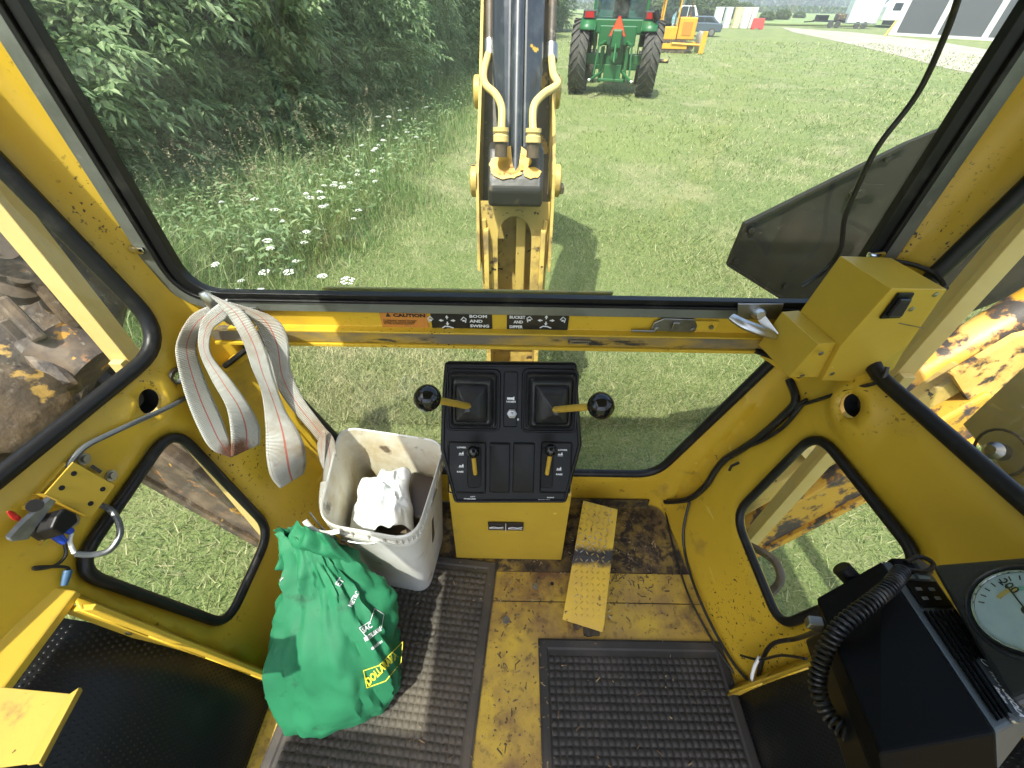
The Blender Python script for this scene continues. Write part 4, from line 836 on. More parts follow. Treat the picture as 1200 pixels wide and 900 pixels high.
MB().prism([p.lerp(c, .3) - bnn * .004 for p in sw], -bnn * .006).build('rocker', mat('switch_rocker', (.02, .022, .03), .15), s_, bevel=.002)
for px, py in ((1068, 352 + 10), (1096, 345), (1030, 437), (975, 438), (940, 440), (962, 414)): MB().lathe([(.005, 0), (.005, .0015), (.0025, .0025)], bq(px, py), -bnn, 10).build('screw', M['steel'], bx, smooth=30)
MB().prism([bq(1053, 378) - bnn*.0004, bq(1083, 384) - bnn*.0004, bq(1083, 385) - bnn*.0004, bq(1053, 379) - bnn*.0004], -bnn * .0006).build('scratch', M['worn'], bx)
def cable(name, pts, r, m, lab, cat='cable', n=6, group=None):
    P = smoothpath(pts, n); o = MB().tube(P, r, 8).build(name, M[m], None, smooth=True); own(o, P[0]); return tag(o, lab, cat, group)
cable('wire', [atY(1003, 309, .775), atY(1030, 305, .765), atY(1065, 309, .74), atY(1090, 318, .71), atY(1104, 330, .67), atY(1108, 338, .64)], .0045, 'wire', 'black wire looping over the top of the yellow motor box', 'wire')
cable('antenna_cable', [atY(1126, -12, .74), atY(1108, 40, .745), atY(1075, 110, .75), atY(1030, 170, .755), atY(1008, 212, .76), atY(990, 255, .765), atY(985, 290, .765), atY(968, 315, .765), atY(940, 335, .765)], .0042, 'wire', 'black cable hanging down in front of the right side of the rear window', 'cable')
def wl(*pts, off=.012): return [atW(x, y, off if not isinstance(off, (list, tuple)) else off[i]) for i, (x, y) in enumerate(pts)]
cable('wire', wl((1040, 430), (1030, 447), (990, 458), (960, 468), (940, 474)), .004, 'wire', 'black wire running under the yellow motor box towards the port', 'wire')
cable('wiring_harness', wl((925, 445), (932, 470), (915, 490), (890, 512), (868, 527), (850, 538), (838, 552), (826, 570), (806, 585), (780, 588)), .0095, 'wire', 'taped black wiring harness running down the right corner post', 'cable')
cable('wiring_harness', wl((940, 474), (918, 500), (892, 517), (862, 530), (846, 545)), .005, 'wire', 'thin black wire beside the taped harness on the right corner post', 'wire')
for px, py in ((937, 472), (852, 538), (859, 545)):
    p = atW(px, py, .02); MBx = MB(); MBx.tube([p + V((.012, 0, .012)), p + V((-.008, -.006, .004)), p + V((-.010, -.01, -.012))], .004, 6); o = MBx.build('cable_clip', M['wire'], None, smooth=True); own(o, p)
    tag(o, {937: 'black clip tying the harness just under the yellow motor box', 852: 'upper of the two clips halfway down the right harness', 859: 'lower of the two clips halfway down the right harness'}[px], 'clip')
cable('wire', [atZ(779, 592, .02), atZ(785, 625, .012), atZ(796, 665, .012), atZ(808, 700, .012), atZ(826, 735, .012), atZ(850, 775, .012), atZ(872, 800, .012), atZ(884, 806, .02)], .0035, 'wire', 'thin black wire lying along the right edge of the floor', 'wire')
cable('wire', wl((808, 588), (801, 620), (803, 650), (815, 690), (835, 735), (860, 778), (880, 800), off=[.012, .01, .008, .02, .02, .012, .01]), .0042, 'wire', 'black wire dropping from the harness down the foot of the right wall', 'wire')
cable('cable', [atZ(887, 806, .05), atW(892, 778, .02), atW(905, 755, .03), atW(935, 748, .04), atD(962, 738, .74)], .005, 'wire', 'black cable rising from the floor corner to the back of the radio', 'cable')
cable('wire', [atZ(897, 800, .06), atW(882, 797, .03), atW(884, 782, .03), atW(890, 770, .03)], .0042, 'white_ink', 'short white wire loop in the right floor corner', 'wire')
cable('wire', [atW(868, 768, .02), atW(890, 773, .03), atW(915, 768, .05), atW(945, 772, .07)], .003, 'wire', 'thin looping wire under the right lower window', 'wire')
# ================================================================== TWO WAY RADIO
M['rad'] = mat('radio_black_case', (.004, .0042, .0042), .55, spec=.08, spots=[((.03, .03, .028), 50, .66, .76, 6)], bump=(500, .1, .0004)); M['radf'] = mat('radio_front_grey', (.09, .11, .12), .4, bump=(500, .1, .0004))
Ta, Tb, Tc, Td = atZ(957, 700, .70), atZ(1033, 657, .70), atZ(1167, 858, .80), atZ(1030, 882, .80)
rad = thing('two_way_radio', 'black two way radio box with grey ribbed front panel, mounted at bottom right', 'radio', (Ta + Tc) / 2 - V((0, 0, .06)))
dn = -((Tb - Ta).cross(Td - Ta)).normalized(); dn = -dn if dn.z > 0 else dn
MB().prism([Ta, Tb, Tc, Td], dn * .058).build('case', M['rad'], rad, bevel=.003)
Ua, Ub = atZ(1085, 661, .665), atZ(1206, 838, .765)         # front face on the right, sloping away
MB().add([Tb, Ua, Ub, Tc, Tb + dn*.05, Ua + dn*.02, Ub + dn*.02, Tc + dn*.05], [(0,1,2,3), (4,7,6,5), (0,4,5,1), (1,5,6,2), (2,6,7,3), (3,7,4,0)]).build('front_panel', M['radf'], rad, bevel=.003)
fn = (Ua - Tb).cross(Tc - Tb).normalized(); fn = -fn if fn.z < 0 else fn
def fp(u, v, h=.0): a = Tb.lerp(Tc, v); c = Ua.lerp(Ub, v); return a.lerp(c, u) + fn * h     # u across, v along the front
def fquad(b, u0, u1, v0, v1, h=.001, t=.0015): return b.prism([fp(u0, v0, h), fp(u1, v0, h), fp(u1, v1, h), fp(u0, v1, h)], fn * t)
for k in range(7): fquad(MB(), .15 + k * .118, .15 + k * .118 + .045, .40, .70 if k > 3 else .97, .001, .003).build('grille_bar', M['rad'], rad, bevel=.0005)
o = fquad(MB(), .18, .92, .17, .375, .0005, .002).build('button_plate', M['rad'], rad, bevel=.001)
for i in range(2):
    for j in range(2): fquad(MB(), .30 + j*.30, .30 + j*.30 + .13, .23 + i*.07, .255 + i*.07, .002, .002).build('button', mat('button_grey', (.16, .18, .19), .4), o, bevel=.0008)
for j in range(2): fquad(MB(), .20 + j*.36, .20 + j*.36 + .26, .125, .155, .002, .001).build('display_window', mat('dim_display', (.30, .34, .28), .3), rad)
pl_ = fquad(MB(), .50, .95, .71, .97, .0008, .002).build('badge', mat('badge_grey', (.06, .075, .085), .4), rad)
xd = (fp(.7, .97) - fp(.7, .71)).normalized(); yd = fn.cross(xd).normalized()
text('MOTOROLA', .0105, M['white_ink'], 'lettering', pl_, fp(.68, .775, .0032), xd, yd, bold=.0004, sx=.95); text('Radius', .008, M['white_ink'], 'lettering', pl_, fp(.54, .84, .0032), xd, yd, bold=.0002)
MB().tube([fp(.74, .735, .0034) + xd * .0045 * math.cos(a) + yd * .0045 * math.sin(a) for a in [i * .6283 for i in range(10)]], .0005, 5, closed=True).build('logo', M['white_ink'], pl_)
c = fp(.5, .985, .001); MB().lathe([(.005, 0), (.005, .003)], c, fn, 12).build('screw', M['steel'], rad)
c = fp(.35, .05, .002); MB().box(c, (.030, .022, .014)).build('microphone_plug', M['rad'], rad, bevel=.003)
c = fp(.72, .06, .0); MB().lathe([(.015, 0), (.015, .010), (.013, .012)], c, fn, 20).build('volume_knob', M['radf'], rad, smooth=40)
c = atD(992, 672, .655); MB().lathe([(.014, -.01), (.014, .010), (.012, .012)], c, (-.5, .55, .3), 20).build('back_knob', M['plastic'], rad, smooth=40)
c = Ta.lerp(Td, .12) + dn * .03; MB().prism([c + V((-.004, 0, .012)), c + V((-.02, .005, .004)), c + V((-.022, .002, -.008)), c + V((0, -.004, -.010))], V((.003, .012, 0))).build('bracket_ear', M['steel'], rad, bevel=.002)
MB().prism([Ta + dn*.058, Tb + dn*.058, Tc + dn*.058, Td + dn*.058], V((0, .0, -.05))).build('mounting_bracket', M['plastic'], rad, bevel=.004)
g = [atD(983, 775, .56), atD(990, 771, .56), atD(1011, 821, .50), atD(1003, 824, .50)]; MB().prism(g, V((.004, 0, -.003))).build('rating_plate', mat('aged_label', (.42, .36, .30), .5), rad)
core = smoothpath([atD(1058, 668, .60), atD(1040, 690, .565), atD(1012, 712, .545), atD(984, 735, .54), atD(966, 765, .54), atD(958, 800, .54), atD(968, 832, .53), atD(990, 858, .51), atD(1018, 876, .49), atD(1045, 888, .47)], 24)
L = [0]
for a, c in zip(core, core[1:]): L.append(L[-1] + (c - a).length)
tot = L[-1]; turns = 48; N2 = turns * 12; hp = []
def along(s):
    k = max(0, min(len(core) - 2, next((i - 1 for i in range(1, len(L)) if L[i] >= s), len(core) - 2))); t = (s - L[k]) / max(L[k+1] - L[k], 1e-9); return core[k].lerp(core[k+1], t), (core[k+1] - core[k]).normalized()
for i in range(N2 + 1):
    p, t = along(tot * i / N2); x = t.cross(V((0, 0, 1))).normalized(); y = t.cross(x); a = 2 * math.pi * turns * i / N2; r = .0086; hp.append(p + x * math.cos(a) * r + y * math.sin(a) * r)
MB().tube(hp, .0023, 6).build('coiled_cord', M['wire'], rad, smooth=True)
MB().tube(smoothpath([fp(.35, .05, .012), fp(.6, .03, .022), fp(.75, .10, .024), fp(.55, .15, .018), fp(.1, .12, .014), core[0]], 8), .0035, 8).build('cord_lead', M['wire'], rad, smooth=True)
c = atZ(994, 836, .33); b = MB(); pts = []
for i in range(22):
    a = R(-100 + 300 * i / 21); r = .034 + .002 * math.sin(i * 2.1); pts.append(V((c.x + r * math.cos(a), c.y + r * math.sin(a), c.z)))
for i in range(21, -1, -1):
    a = R(-100 + 300 * i / 21); pts.append(V((c.x + .012 * math.cos(a), c.y + .012 * math.sin(a), c.z)))
o = b.prism(pts, (0, 0, -.004)).build('mounting_disc', mat('pale_green_plastic', (.22, .36, .22), .5), None, bevel=.001); own(o, c); tag(o, 'pale green broken plastic disc under the coiled radio cord', 'disc')
# ================================================================== GAUGE CLUSTER
M['pad'] = mat('grained_black_padding', (.03, .034, .036), .34, bump=(260, .5, .0012)); M['dial'] = mat('pale_blue_dial', (.46, .60, .68), .3, spots=[((.58, .70, .74), 30, .4, .7, 4)])
G0, G1, G2, G3 = atD(1088, 660, .62), atD(1225, 648, .52), atD(1275, 800, .44), atD(1182, 828, .47)
gau = thing('gauge_cluster', 'padded black instrument housing with a round pale dial at the right edge', 'gauge', (G0 + G2) / 2 - V((0, 0, .05)))
gn = (G1 - G0).cross(G3 - G0).normalized(); gn = -gn if gn.dot(EYE - G0) < 0 else gn
q = [G0, G1, G1.lerp(G2, .5), G2, G3, G3.lerp(G0, .5)]
gp = [p - gn * (p - G0).dot(gn) for p in [G0, G0.lerp(G1, .1), G1, G2, G3, G3.lerp(G0, .12)]]
MB().prism(gp, -gn * .10).build('housing', M['pad'], gau, bevel=.010, seg=4)
gc = hit(1205, 717, G0, gn)
def gr(r, h, n=36, cx=gc): x = gn.cross(V((0, 0, 1))).normalized(); y = gn.cross(x); return [cx + gn * h + x * r * math.cos(2*math.pi*i/n) + y * r * math.sin(2*math.pi*i/n) for i in range(n)]
rd = (hit(1156, 685, G0, gn) - gc).length; print('gauge r', rd, (G0 - EYE).length)
prof = [(1.24, .0005), (1.21, .004), (1.17, .005), (1.13, .002), (1.09, -.001), (1.06, .004), (1.02, .004), (1.0, .001)]
loft([gr(rd * k, h) for k, h in prof], cap=False).build('bezel', M['pad'], gau, smooth=60)
gd = MB().prism(gr(rd * 1.02, .0012), gn * .001).build('dial', M['dial'], gau)
MB().tube(gr(rd * 1.03, .004), .0016, 6, closed=True).build('dial_ring', M['chrome'], gau, smooth=True)
x = (hit(1200, 700, G0, gn) - gc); x = (hit(1240, 745, G0, gn) - gc).normalized(); y = gn.cross(x).normalized(); y = -y if y.z < 0 else y
def gpt(a, r, h=.0028): return gc + gn * h + (x * math.cos(R(a)) + y * math.sin(R(a))) * rd * r
M['black_mark'] = M['black_ink']
bb = MB()
for a in range(-40, 221, 13): d1, d2 = gpt(a, .80), gpt(a, .92); bb.beam(d1, d2, .0014, .0004, gn)
tag(bb.build('tick_marks', M['black_ink'], gd), kind='stuff')
for a, s in ((170, '200'), (115, '100'), (60, '50'), (10, '0')):
    text(s, .014, M['black_ink'], 'lettering', gd, gpt(a, .66) - x * .010, x, y, bold=.0002)
def arc(a0, a1, r0, r1, m, nm): P = [gpt(a0 + (a1 - a0) * i / 8, r1) for i in range(9)] + [gpt(a0 + (a1 - a0) * i / 8, r0) for i in range(8, -1, -1)]; MB().prism(P, gn * .0004).build(nm, m, gd)
arc(150, 200, .52, .62, mat('amber_band', (.55, .42, .12), .5), 'dial_band'); arc(95, 148, .52, .62, mat('teal_band', (.20, .50, .42), .5), 'dial_band')
MB().beam(gpt(165, .72, .004), gpt(165, .0, .004), .0016, .0006, gn).lathe([(.005, 0), (.004, .002)], gpt(0, 0, .003), gn, 14).build('needle', M['black_ink'], gd)
g = MB(); g.add(gr(rd * 1.02, .0052) , [tuple(range(36))]); g.build('dial_glass', M['glass'], gau)
# ================================================================== LEFT WALL SWITCH BRACKET
brk = thing('switch_bracket', 'yellow bracket plate with four holes carrying a metal switch on the left wall', 'bracket', atW(92, 572, .02))
def zw(pts, off): return [atW(x / 5.295, 530 + y / 5.295, off) for x, y in pts]
MB().prism(zw([(480, 2), (750, 148), (700, 210), (430, 60)], .006), V((-.004, 0, 0))).build('back_plate', M['yellow_clean'], brk, bevel=.001)
MB().prism(zw([(160, 340), (250, 250), (420, 60), (440, 90), (270, 270), (175, 360)], .012), V((-.01, 0, 0))).build('side_flange', M['yellow_clean'], brk, bevel=.001)
pts = zw([(455, 58), (715, 205), (700, 230), (575, 398), (545, 400), (275, 262)], .035); fpn = (pts[1] - pts[0]).cross(pts[3] - pts[0]).normalized(); fpn = -fpn if fpn.dot(EYE - pts[0]) < 0 else fpn
co = pts[0]; v2 = None
o = MB().prism(pts, -fpn * .003).build('face_plate', M['yellow_clean'], brk, bevel=.001)
for x_, y_ in ((458, 132), (383, 221), (637, 229), (562, 318)):
    c = hit(x_ / 5.295, 530 + y_ / 5.295, co, fpn); MB().lathe([(.0042, 0), (.0042, .0006)], c, fpn, 14).build('hole_shade', M['dark_interior'], o)  # solid black disc, shade of a bolt hole put in as colour
MB().prism([pts[3] , pts[5], pts[5] - fpn * .028, pts[3] - fpn * .028], V((.0, 0, .002))).build('lower_flange', M['yellow_clean'], brk)
for x_, y_ in ((520, 42), (688, 145), (450, 425)):
    c = zw([(x_, y_)], .006)[0]; MB().lathe([(.011, 0), (.011, .002), (.0065, .002), (.0065, .007)], c, (1, 0, .1), 8).build('bolt', M['steel'], brk, smooth=30)
MB().beam(*zw([(560, 85), (620, 125)], .012), .006, .006).build('cable_lug', M['chrome'], brk)
MB().prism(zw([(290, 265), (330, 280), (160, 500), (150, 530), (40, 545), (25, 520), (100, 440), (200, 350)], .030), V((.004, .0, -.006))).build('switch_plate', M['steel'], brk, bevel=.002)
MB().prism(zw([(250, 385), (330, 420), (345, 470), (240, 560), (165, 515), (200, 440)], .020), V((.035, .01, .005))).build('switch_body', M['plastic'], brk, bevel=.003)
c = zw([(215, 330)], .034)[0]; MB().lathe([(.010, -.002), (.010, .003), (.006, .003)], c, (1, -.3, .5), 16).build('switch_collar', M['dark_interior'], brk)
MB().prism(zw([(55, 375), (85, 362), (140, 405), (120, 432), (90, 420)], .034), V((.006, -.004, .010))).build('switch_lever', mat('red_plastic', (.55, .02, .015), .3), brk, bevel=.002)
M['blue'] = mat('blue_connector', (.01, .06, .45), .35)
for a, c in (((380, 460), (445, 495)), ((345, 510), (400, 560))):
    p, q = zw([a, c], .020); MB().tube([p, p.lerp(q, .4), q], [.0075, .007, .005], 10).build('wire_connector', M['blue'], brk, smooth=50)
MB().tube(zw([(330, 440), (380, 462)], .02), .003, 6).build('terminal', M['chrome'], brk); MB().tube(zw([(300, 490), (345, 512)], .02), .003, 6).build('terminal', M['chrome'], brk); MB().box(zw([(265, 560)], .02)[0], (.006, .01, .003)).build('terminal', mat('brass', (.7, .5, .15), .3, 1), brk)
cable('cable', wl((218, 466), (200, 476), (165, 492), (130, 508), (102, 522), (86, 537), (80, 548), off=[.004, .02, .022, .02, .018, .014, .012]), .0052, 'cable', 'grey sheathed cable curving across the left wall above the bracket', 'cable')
cable('cable', wl((118, 592), (130, 598), (139, 612), (140, 628), (128, 645), (108, 650), (88, 649), off=[.012, .03, .045, .05, .045, .03, .02]), .0052, 'cable', 'grey cable looping out over the left lower window from the bracket', 'cable')
cable('wire', wl((84, 625), (82, 635), (87, 648), off=.02), .0032, 'white_ink', 'short white wire between blue connector and grey cable', 'wire')
cable('wire', wl((75, 634), (77, 650), (66, 662), (45, 667), (40, 665), (60, 664), (80, 666), (76, 680), off=.010), .0026, 'wire', 'thin black wire under the bracket ending in a blue crimp', 'wire')
p, q = atW(80, 668, .012), atW(75, 686, .012); o = MB().tube([p, p.lerp(q, .5), q], [.0062, .0058, .0045], 10).build('crimp_sleeve', mat('faded_blue_sleeve', (.05, .12, .22), .4), None, smooth=True); own(o, q); tag(o, 'faded blue crimp sleeve hanging by the left door sill', 'connector')
# dirty marks, clips and a rolled edge on the left ledge; armrest bracket in the lower left corner
c4_ = [atZ(-40, 801, .66), atZ(84, 813, .66), atZ(48, 893, .66), atZ(-40, 905, .66)]
M['dull'] = mat('chalky_dull_yellow', (.44, .31, .055), .7, spots=[((.36, .25, .06), 7, .4, .7, 9), ((.20, .13, .05), 18, .60, .72, 10), (DIRT, 80, .66, .70, 4)], bump=(150, .3, .001), spec=.3)  # yellow toned down, softer light put into the colour, plus dirt specks
arm = thing('armrest_bracket', 'bent yellow sheet metal bracket with a turned up lip in the lower left corner', 'bracket', (c4_[0] + c4_[2]) / 2)
MB().prism(c4_, (0, 0, -.004)).build('bracket_plate', M['dull'], arm, bevel=.001)
l = [atZ(82, 815, .662), atZ(95, 806, .675), atZ(48, 895, .675), atZ(34, 897, .662)]; MB().prism(l, V((.0, 0, .004))).build('bracket_lip', M['dull'], arm, bevel=.001)
l = [atZ(95, 806, .675), atZ(48, 895, .675), atZ(50, 898, .62), atZ(97, 809, .62)]; MB().prism(l, V((-.003, 0, 0))).build('bracket_lip', M['dull'], arm)
# ================================================================== BOOM
boom = thing('backhoe_boom', 'yellow backhoe boom with a black hydraulic cylinder standing upright behind the rear window', 'boom', (0, 2.0, GZ))
fe = [(1.70, -.85), (1.76, 0), (1.80, .40), (1.84, .58), (1.92, .80), (2.20, 1.00), (2.60, 1.37), (3.10, 1.90), (3.60, 2.62)]
be = [(3.85, 2.55), (3.45, 1.72), (2.95, 1.12), (2.60, .78), (2.30, .40), (2.20, 0), (2.15, -.85)]
for s in (-1, 1):
    b = MB(); fm = [(y, z) for y, z in fe[2:]] + [(y, z) for y, z in be[:5]]
    b.prism([(s * .160, y, z) for y, z in fm], (s * .014, 0, 0)); b.build('side_plate', M['boom'], boom, bevel=.002)
    b = MB().prism([(s * .120, y, z) for y, z in fe[:4] + [(2.2, .6)] + be[4:]], (s * .022, 0, 0)); b.build('lower_plate', M['boom'], boom, bevel=.002)
MB().prism([(-.12, 1.93, -.8), (.12, 1.93, -.8), (.12, 2.02, .66), (-.12, 2.02, .66)], (0, .02, 0)).build('web_plate', M['boom'], boom)
MB().prism([(-.16, 2.10, .62), (.16, 2.10, .62), (.16, 3.75, 2.45), (-.16, 3.75, 2.45)], (0, .02, 0)).build('web_plate', M['greasy'], boom)
# front cover with the arched opening
ou = [(-.155, .12), (.155, .12), (.158, .69), (-.158, .69)]; ho = [(-.080, .16)] + [(-.080, .53)] + [(.080 * math.cos(R(180 - i * 15)), .53 + .10 * math.sin(R(i * 15))) for i in range(1, 12)] + [(.080, .53), (.080, .16)]
v, f = sheet(ou, [ho], .05); b = MB(); b.add([(p[0], 1.83 + .15 * (p[1] - .2), p[1]) for p in v], f); b.build('arched_plate', M['boom'], boom, solid=.014)
for s in (-1, 1): MB().prism([(s * .103, 1.80, -.05), (s * .128, 1.80, -.05), (s * .150, 1.865, .62), (s * .132, 1.865, .62)], (0, .02, 0)).build('edge_strip', M['boom'], boom, bevel=.003)
MB().box((.03, 1.92, .32), (.045, .03, .60)).build('centre_rib', M['boom'], boom, bevel=.004)
MB().prism([(-.09, 1.84, .12), (-.04, 1.84, .12), (.02, 1.84, .12), (.02, 1.84, .20), (-.035, 1.84, .25), (-.09, 1.84, .21)], (0, .03, 0)).build('stop_block', M['boom'], boom, bevel=.003)
bl = [(-.118, 1.80, .665), (.118, 1.80, .665), (.118, 1.81, .745), (.112, 1.85, .80), (.085, 1.90, .855), (-.085, 1.90, .855), (-.112, 1.85, .80), (-.118, 1.81, .745)]
b = MB(); sec = [(1.80, .70), (1.795, .775), (1.82, .81), (1.90, .905), (2.02, .905), (2.02, .70)]
b.prism([(-.115, y, z) for y, z in sec], (.23, 0, 0)); b.build('cylinder_head', mat('oily_black_casting', (.022, .021, .020), .4, spots=[((.10, .08, .05), 14, .6, .7, 8)], bump=(40, .5, .002)), boom, bevel=.015, seg=3)
random.seed(5)
def blob(cx, cy, rx, ry, n=38, j=.16): return [(cx + rx * (1 + j * noise.noise(V((math.cos(2*math.pi*i/n) * 2.2, math.sin(2*math.pi*i/n) * 2.2, cx * 30)))  * 1.6) * math.cos(2*math.pi*i/n), cy + ry * (1 + j * noise.noise(V((math.cos(2*math.pi*i/n)*3, math.sin(2*math.pi*i/n)*3, cy * 30 + 3))) * 1.6) * math.sin(2*math.pi*i/n)) for i in range(n)]
M['patch'] = mat('flaked_yellow_patch', (.66, .36, .03), .45, spots=[((.05, .045, .05), 30, .66, .67, 6)], bump=(50, .4, .001))
for (cx, cy, rx, ry) in ((-.060, .050, .050, .040), (.020, .062, .040, .030), (-.040, .020, .062, .024), (.068, .022, .036, .022), (-.005, .100, .05, .03), (-.02, .045, .05, .03)):
    P = [(x, 1.82 + t * .645 - .0035, .81 + t * .764 + .0035) for x, t in blob(cx, cy, rx, ry)]
    b = MB().prism(P, (0, -.0012, .0012)); b.build('paint_patch', M['patch'], boom)
M['barrel'] = mat('satin_black_barrel', (.028, .034, .045), .33, spots=[((.10, .11, .12), 12, .52, .8, 8), ((.62, .36, .04), 3.2, .665, .675, 7)], bump=(60, .15, .001))
def cyl_c(t): return V((0, 1.90, .82)).lerp(V((0, 3.05, 2.75)), t)
for s in (-1, 1):
    b = MB(); b.prism([(s * .018, 1.86, .80), (s * .062, 1.87, .80), (s * .105, 2.12, 1.14), (s * .108, 3.0, 2.7), (s * .018, 2.96, 2.72)], (0, .10, -.02)); b.build('barrel', M['barrel'], boom, bevel=.02, seg=4)
MB().tube([(0, 1.845, .81), (0, 1.99, 1.04), (0, 2.12, 1.27), (0, 2.95, 2.74)], .024, 12).build('barrel_pipe', M['barrel'], boom, smooth=True)
for s, pts in ((-1, [(574, 58), (567, 84), (569, 99), (581, 111), (588, 128), (587, 158)]), (1, [(646, 62), (648, 86), (653, 99), (636, 111), (625, 127), (625, 159)])):
    Q = [atY(x, y, yy) for (x, y), yy in zip(pts, (2.22, 2.10, 2.03, 1.96, 1.90, 1.84))]
    MB().tube(smoothpath(Q, 7), .0150, 12).build('hydraulic_pipe', M['cream'], boom, smooth=True)
    MB().lathe([(.024, 0), (.030, .002), (.030, .022), (.026, .026), (.026, .034), (.031, .036), (.031, .05)], Q[-1] + V((0, -.005, -.025)), (0, .25, 1), 14).build('pipe_fitting', M['cream'], boom, smooth=40)
    MB().lathe([(.025, 0), (.025, .06)], Q[-1] + V((0, -.01, -.075)), (0, .15, 1), 14).build('pipe_stub', M['greasy'], boom, smooth=40)
    Q2 = [Q[0], Q[0] + V((0, .10, .16)), Q[0] + V((0, .3, .4)), Q[0] + V((0, .7, 1.0))]
    MB().tube(Q2, .018, 12).build('hose', M['greasy'], boom, smooth=True)
    for k, hh in ((0, .0), (.45, .0)): p = Q2[0].lerp(Q2[2], k); MB().lathe([(.027, -.03), (.027, .03)], p, (Q2[2] - Q2[0]), 12).build('hose_ferrule', M['steel'], boom, smooth=40)
    for (py, px) in ((212, 557 if s < 0 else 649), (108, 566 if s < 0 else 654)):
        c = atY(px, py, 1.96 if py > 150 else 2.32); c.x = s * .172
        MB().lathe([(.066, 0), (.066, .022), (.058, .028), (.03, .028), (.03, .024)], c, (s, 0, 0), 24).build('pin_boss', M['boom'], boom, smooth=40)
MB().box((.205, 1.93, .74), (.02, .05, .035)).build('lock_bolt', M['greasy'], boom, bevel=.006)
dip = thing('backhoe_dipper', 'folded yellow dipper arm hanging behind the boom', 'dipper arm', (0, 5.2, GZ))
b = MB().prism([(-.13, 3.55, 2.2), (-.13, 3.95, 2.75), (-.13, 5.35, 1.0), (-.13, 5.25, .1), (-.13, 4.95, .1)], (.26, 0, 0)); b.build('arm_box', M['boom'], dip, bevel=.02)
b = MB().prism([(-.28, 4.9, .15), (-.28, 5.3, .15), (-.28, 5.5, -.35), (-.28, 5.2, -.7), (-.28, 4.8, -.5)], (.56, 0, 0)); b.build('bucket', M['greasy'], dip, bevel=.02)
fr_ = thing('machine_frame', 'yellow swing frame under the rear of the cab carrying the boom', 'machine frame', (0, 1.3, GZ))
MB().box((0, 1.45, -.62), (.55, .9, .35)).build('swing_casting', M['greasy'], fr_, bevel=.03)
MB().box((0, .92, -.45), (2.0, .14, .5)).build('rear_crossmember', M['greasy'], fr_, bevel=.02)
# ================================================================== OUTER POSTS AND STABILIZERS
for s in (-1, 1):
    l = 'left' if s < 0 else 'right'
    p = thing('cab_guard_post', 'pale cream steel post standing outside the %s side windows' % l, 'post', (s * .95, .76, -.6), 'cream guard posts outside the side windows')
    x0 = s * .925
    MB().prism([(x0, .748, -.6), (x0 + s * .046, .748, -.6), (x0 + s * .046, .764, -.6), (x0, .764, -.6)], (0, 0, 2.25)).build('web', M['cream'], p, bevel=.002)
    MB().prism([(x0 + s * .036, .766, -.6), (x0 + s * .046, .766, -.6), (x0 + s * .046, .82, -.6), (x0 + s * .036, .82, -.6)], (0, 0, 2.25)).build('flange', M['cream'], p, bevel=.002)
    MB().box((x0 + s*.018, .738, .60), (.03, .018, .22)).build('gusset', M['cream'], p, bevel=.002)
pr_ = atX(1188, 234, .99); b = MB().tube([pr_ + V((-.02, -.03, .004 + .0)) + V((0, .02 * math.cos(a), .02 * math.sin(a))) for a in [i * .628 for i in range(10)]], .004, 6, closed=True); o = b.build('hook_ring', M['cream'], None, smooth=True); own(o, pr_); tag(o, 'small cream ring hook fixed to the right outer post', 'hook')
def stab(s):
    global SD
    l = 'left' if s < 0 else 'right'
    t = thing('stabilizer', ('greasy black stabilizer leg folded up outside the left side windows' if s < 0 else 'flaking orange and black stabilizer leg folded up outside the right side windows'), 'stabilizer', (s * 1.3, .95, GZ), 'folded stabilizer legs')
    P0, P1 = V((s * .75, .82, -.62)), V((s * 1.55, .98, .42)); m = 'beam' if s < 0 else 'chipped'
    MB().beam(P0, P1, .20, .13, (0, 1, 0)).build('leg_beam', M[m], t, bevel=.012)
    dd_ = (P1 - P0).normalized(); up_ = V((-dd_.z * s, 0, abs(dd_.x)))
    MB().beam(P0 - up_ * .095 + V((0, -.072, 0)), P1 - up_ * .095 + V((0, -.072, 0)), .035, .02, (0, 1, 0)).build('edge_flange', M['chipped_yellow' if s > 0 else 'grimy'], t, bevel=.004)
    MB().beam(P0 + up_ * .16 + V((0, .02, 0)), P1 + up_ * .16 + V((0, .02, 0)), .085, .09, (0, 1, 0)).build('upper_bar', M['boom' if s > 0 else 'beam'], t, bevel=.01)
    Q0, Q1 = V((s * 1.02, .97, .10)), V((s * 1.62, 1.10, .72))
    d = (Q1 - Q0).normalized()
    MB().tube([Q0 - d * .3, Q0 + d * .10], .028, 14).build('cylinder_rod', M['chrome'], t, smooth=True)
    MB().tube([Q0 + d * .08, Q0 + d * .12, Q1], .062, 22).build('cylinder_barrel', M['chipped_yellow' if s > 0 else 'greasy'], t, smooth=50)
    MB().tube([Q0 + d * .06, Q0 + d * .11], .068, 22).build('cylinder_gland', M['cream' if s > 0 else 'greasy'], t, smooth=50)
    lug = [(-.22, -.10), (-.05, -.11), (.06, -.04), (.14, -.05), (.24, -.13), (.42, -.10), (.44, .10), (.20, .14), (-.20, .12)]
    side = V((-d.z, 0, d.x)) * (1 if s > 0 else -1); c0 = Q1 - d * .12 + V((0, -.02, 0))
    if side.z < 0: side = -side
    v, f = sheet([(x, -y) for x, y in lug], [circ((.26, .01), .035, 16)], .06)
    for yo in (-.095,): b = MB(); b.add([c0 + d * p[0] + side * p[1] + V((0, yo, 0)) for p in v], f); b.build('lug_plate', M['chipped_yellow' if s > 0 else 'greasy'], t, solid=.02)
    return t
SR = stab(1); SL = stab(-1)
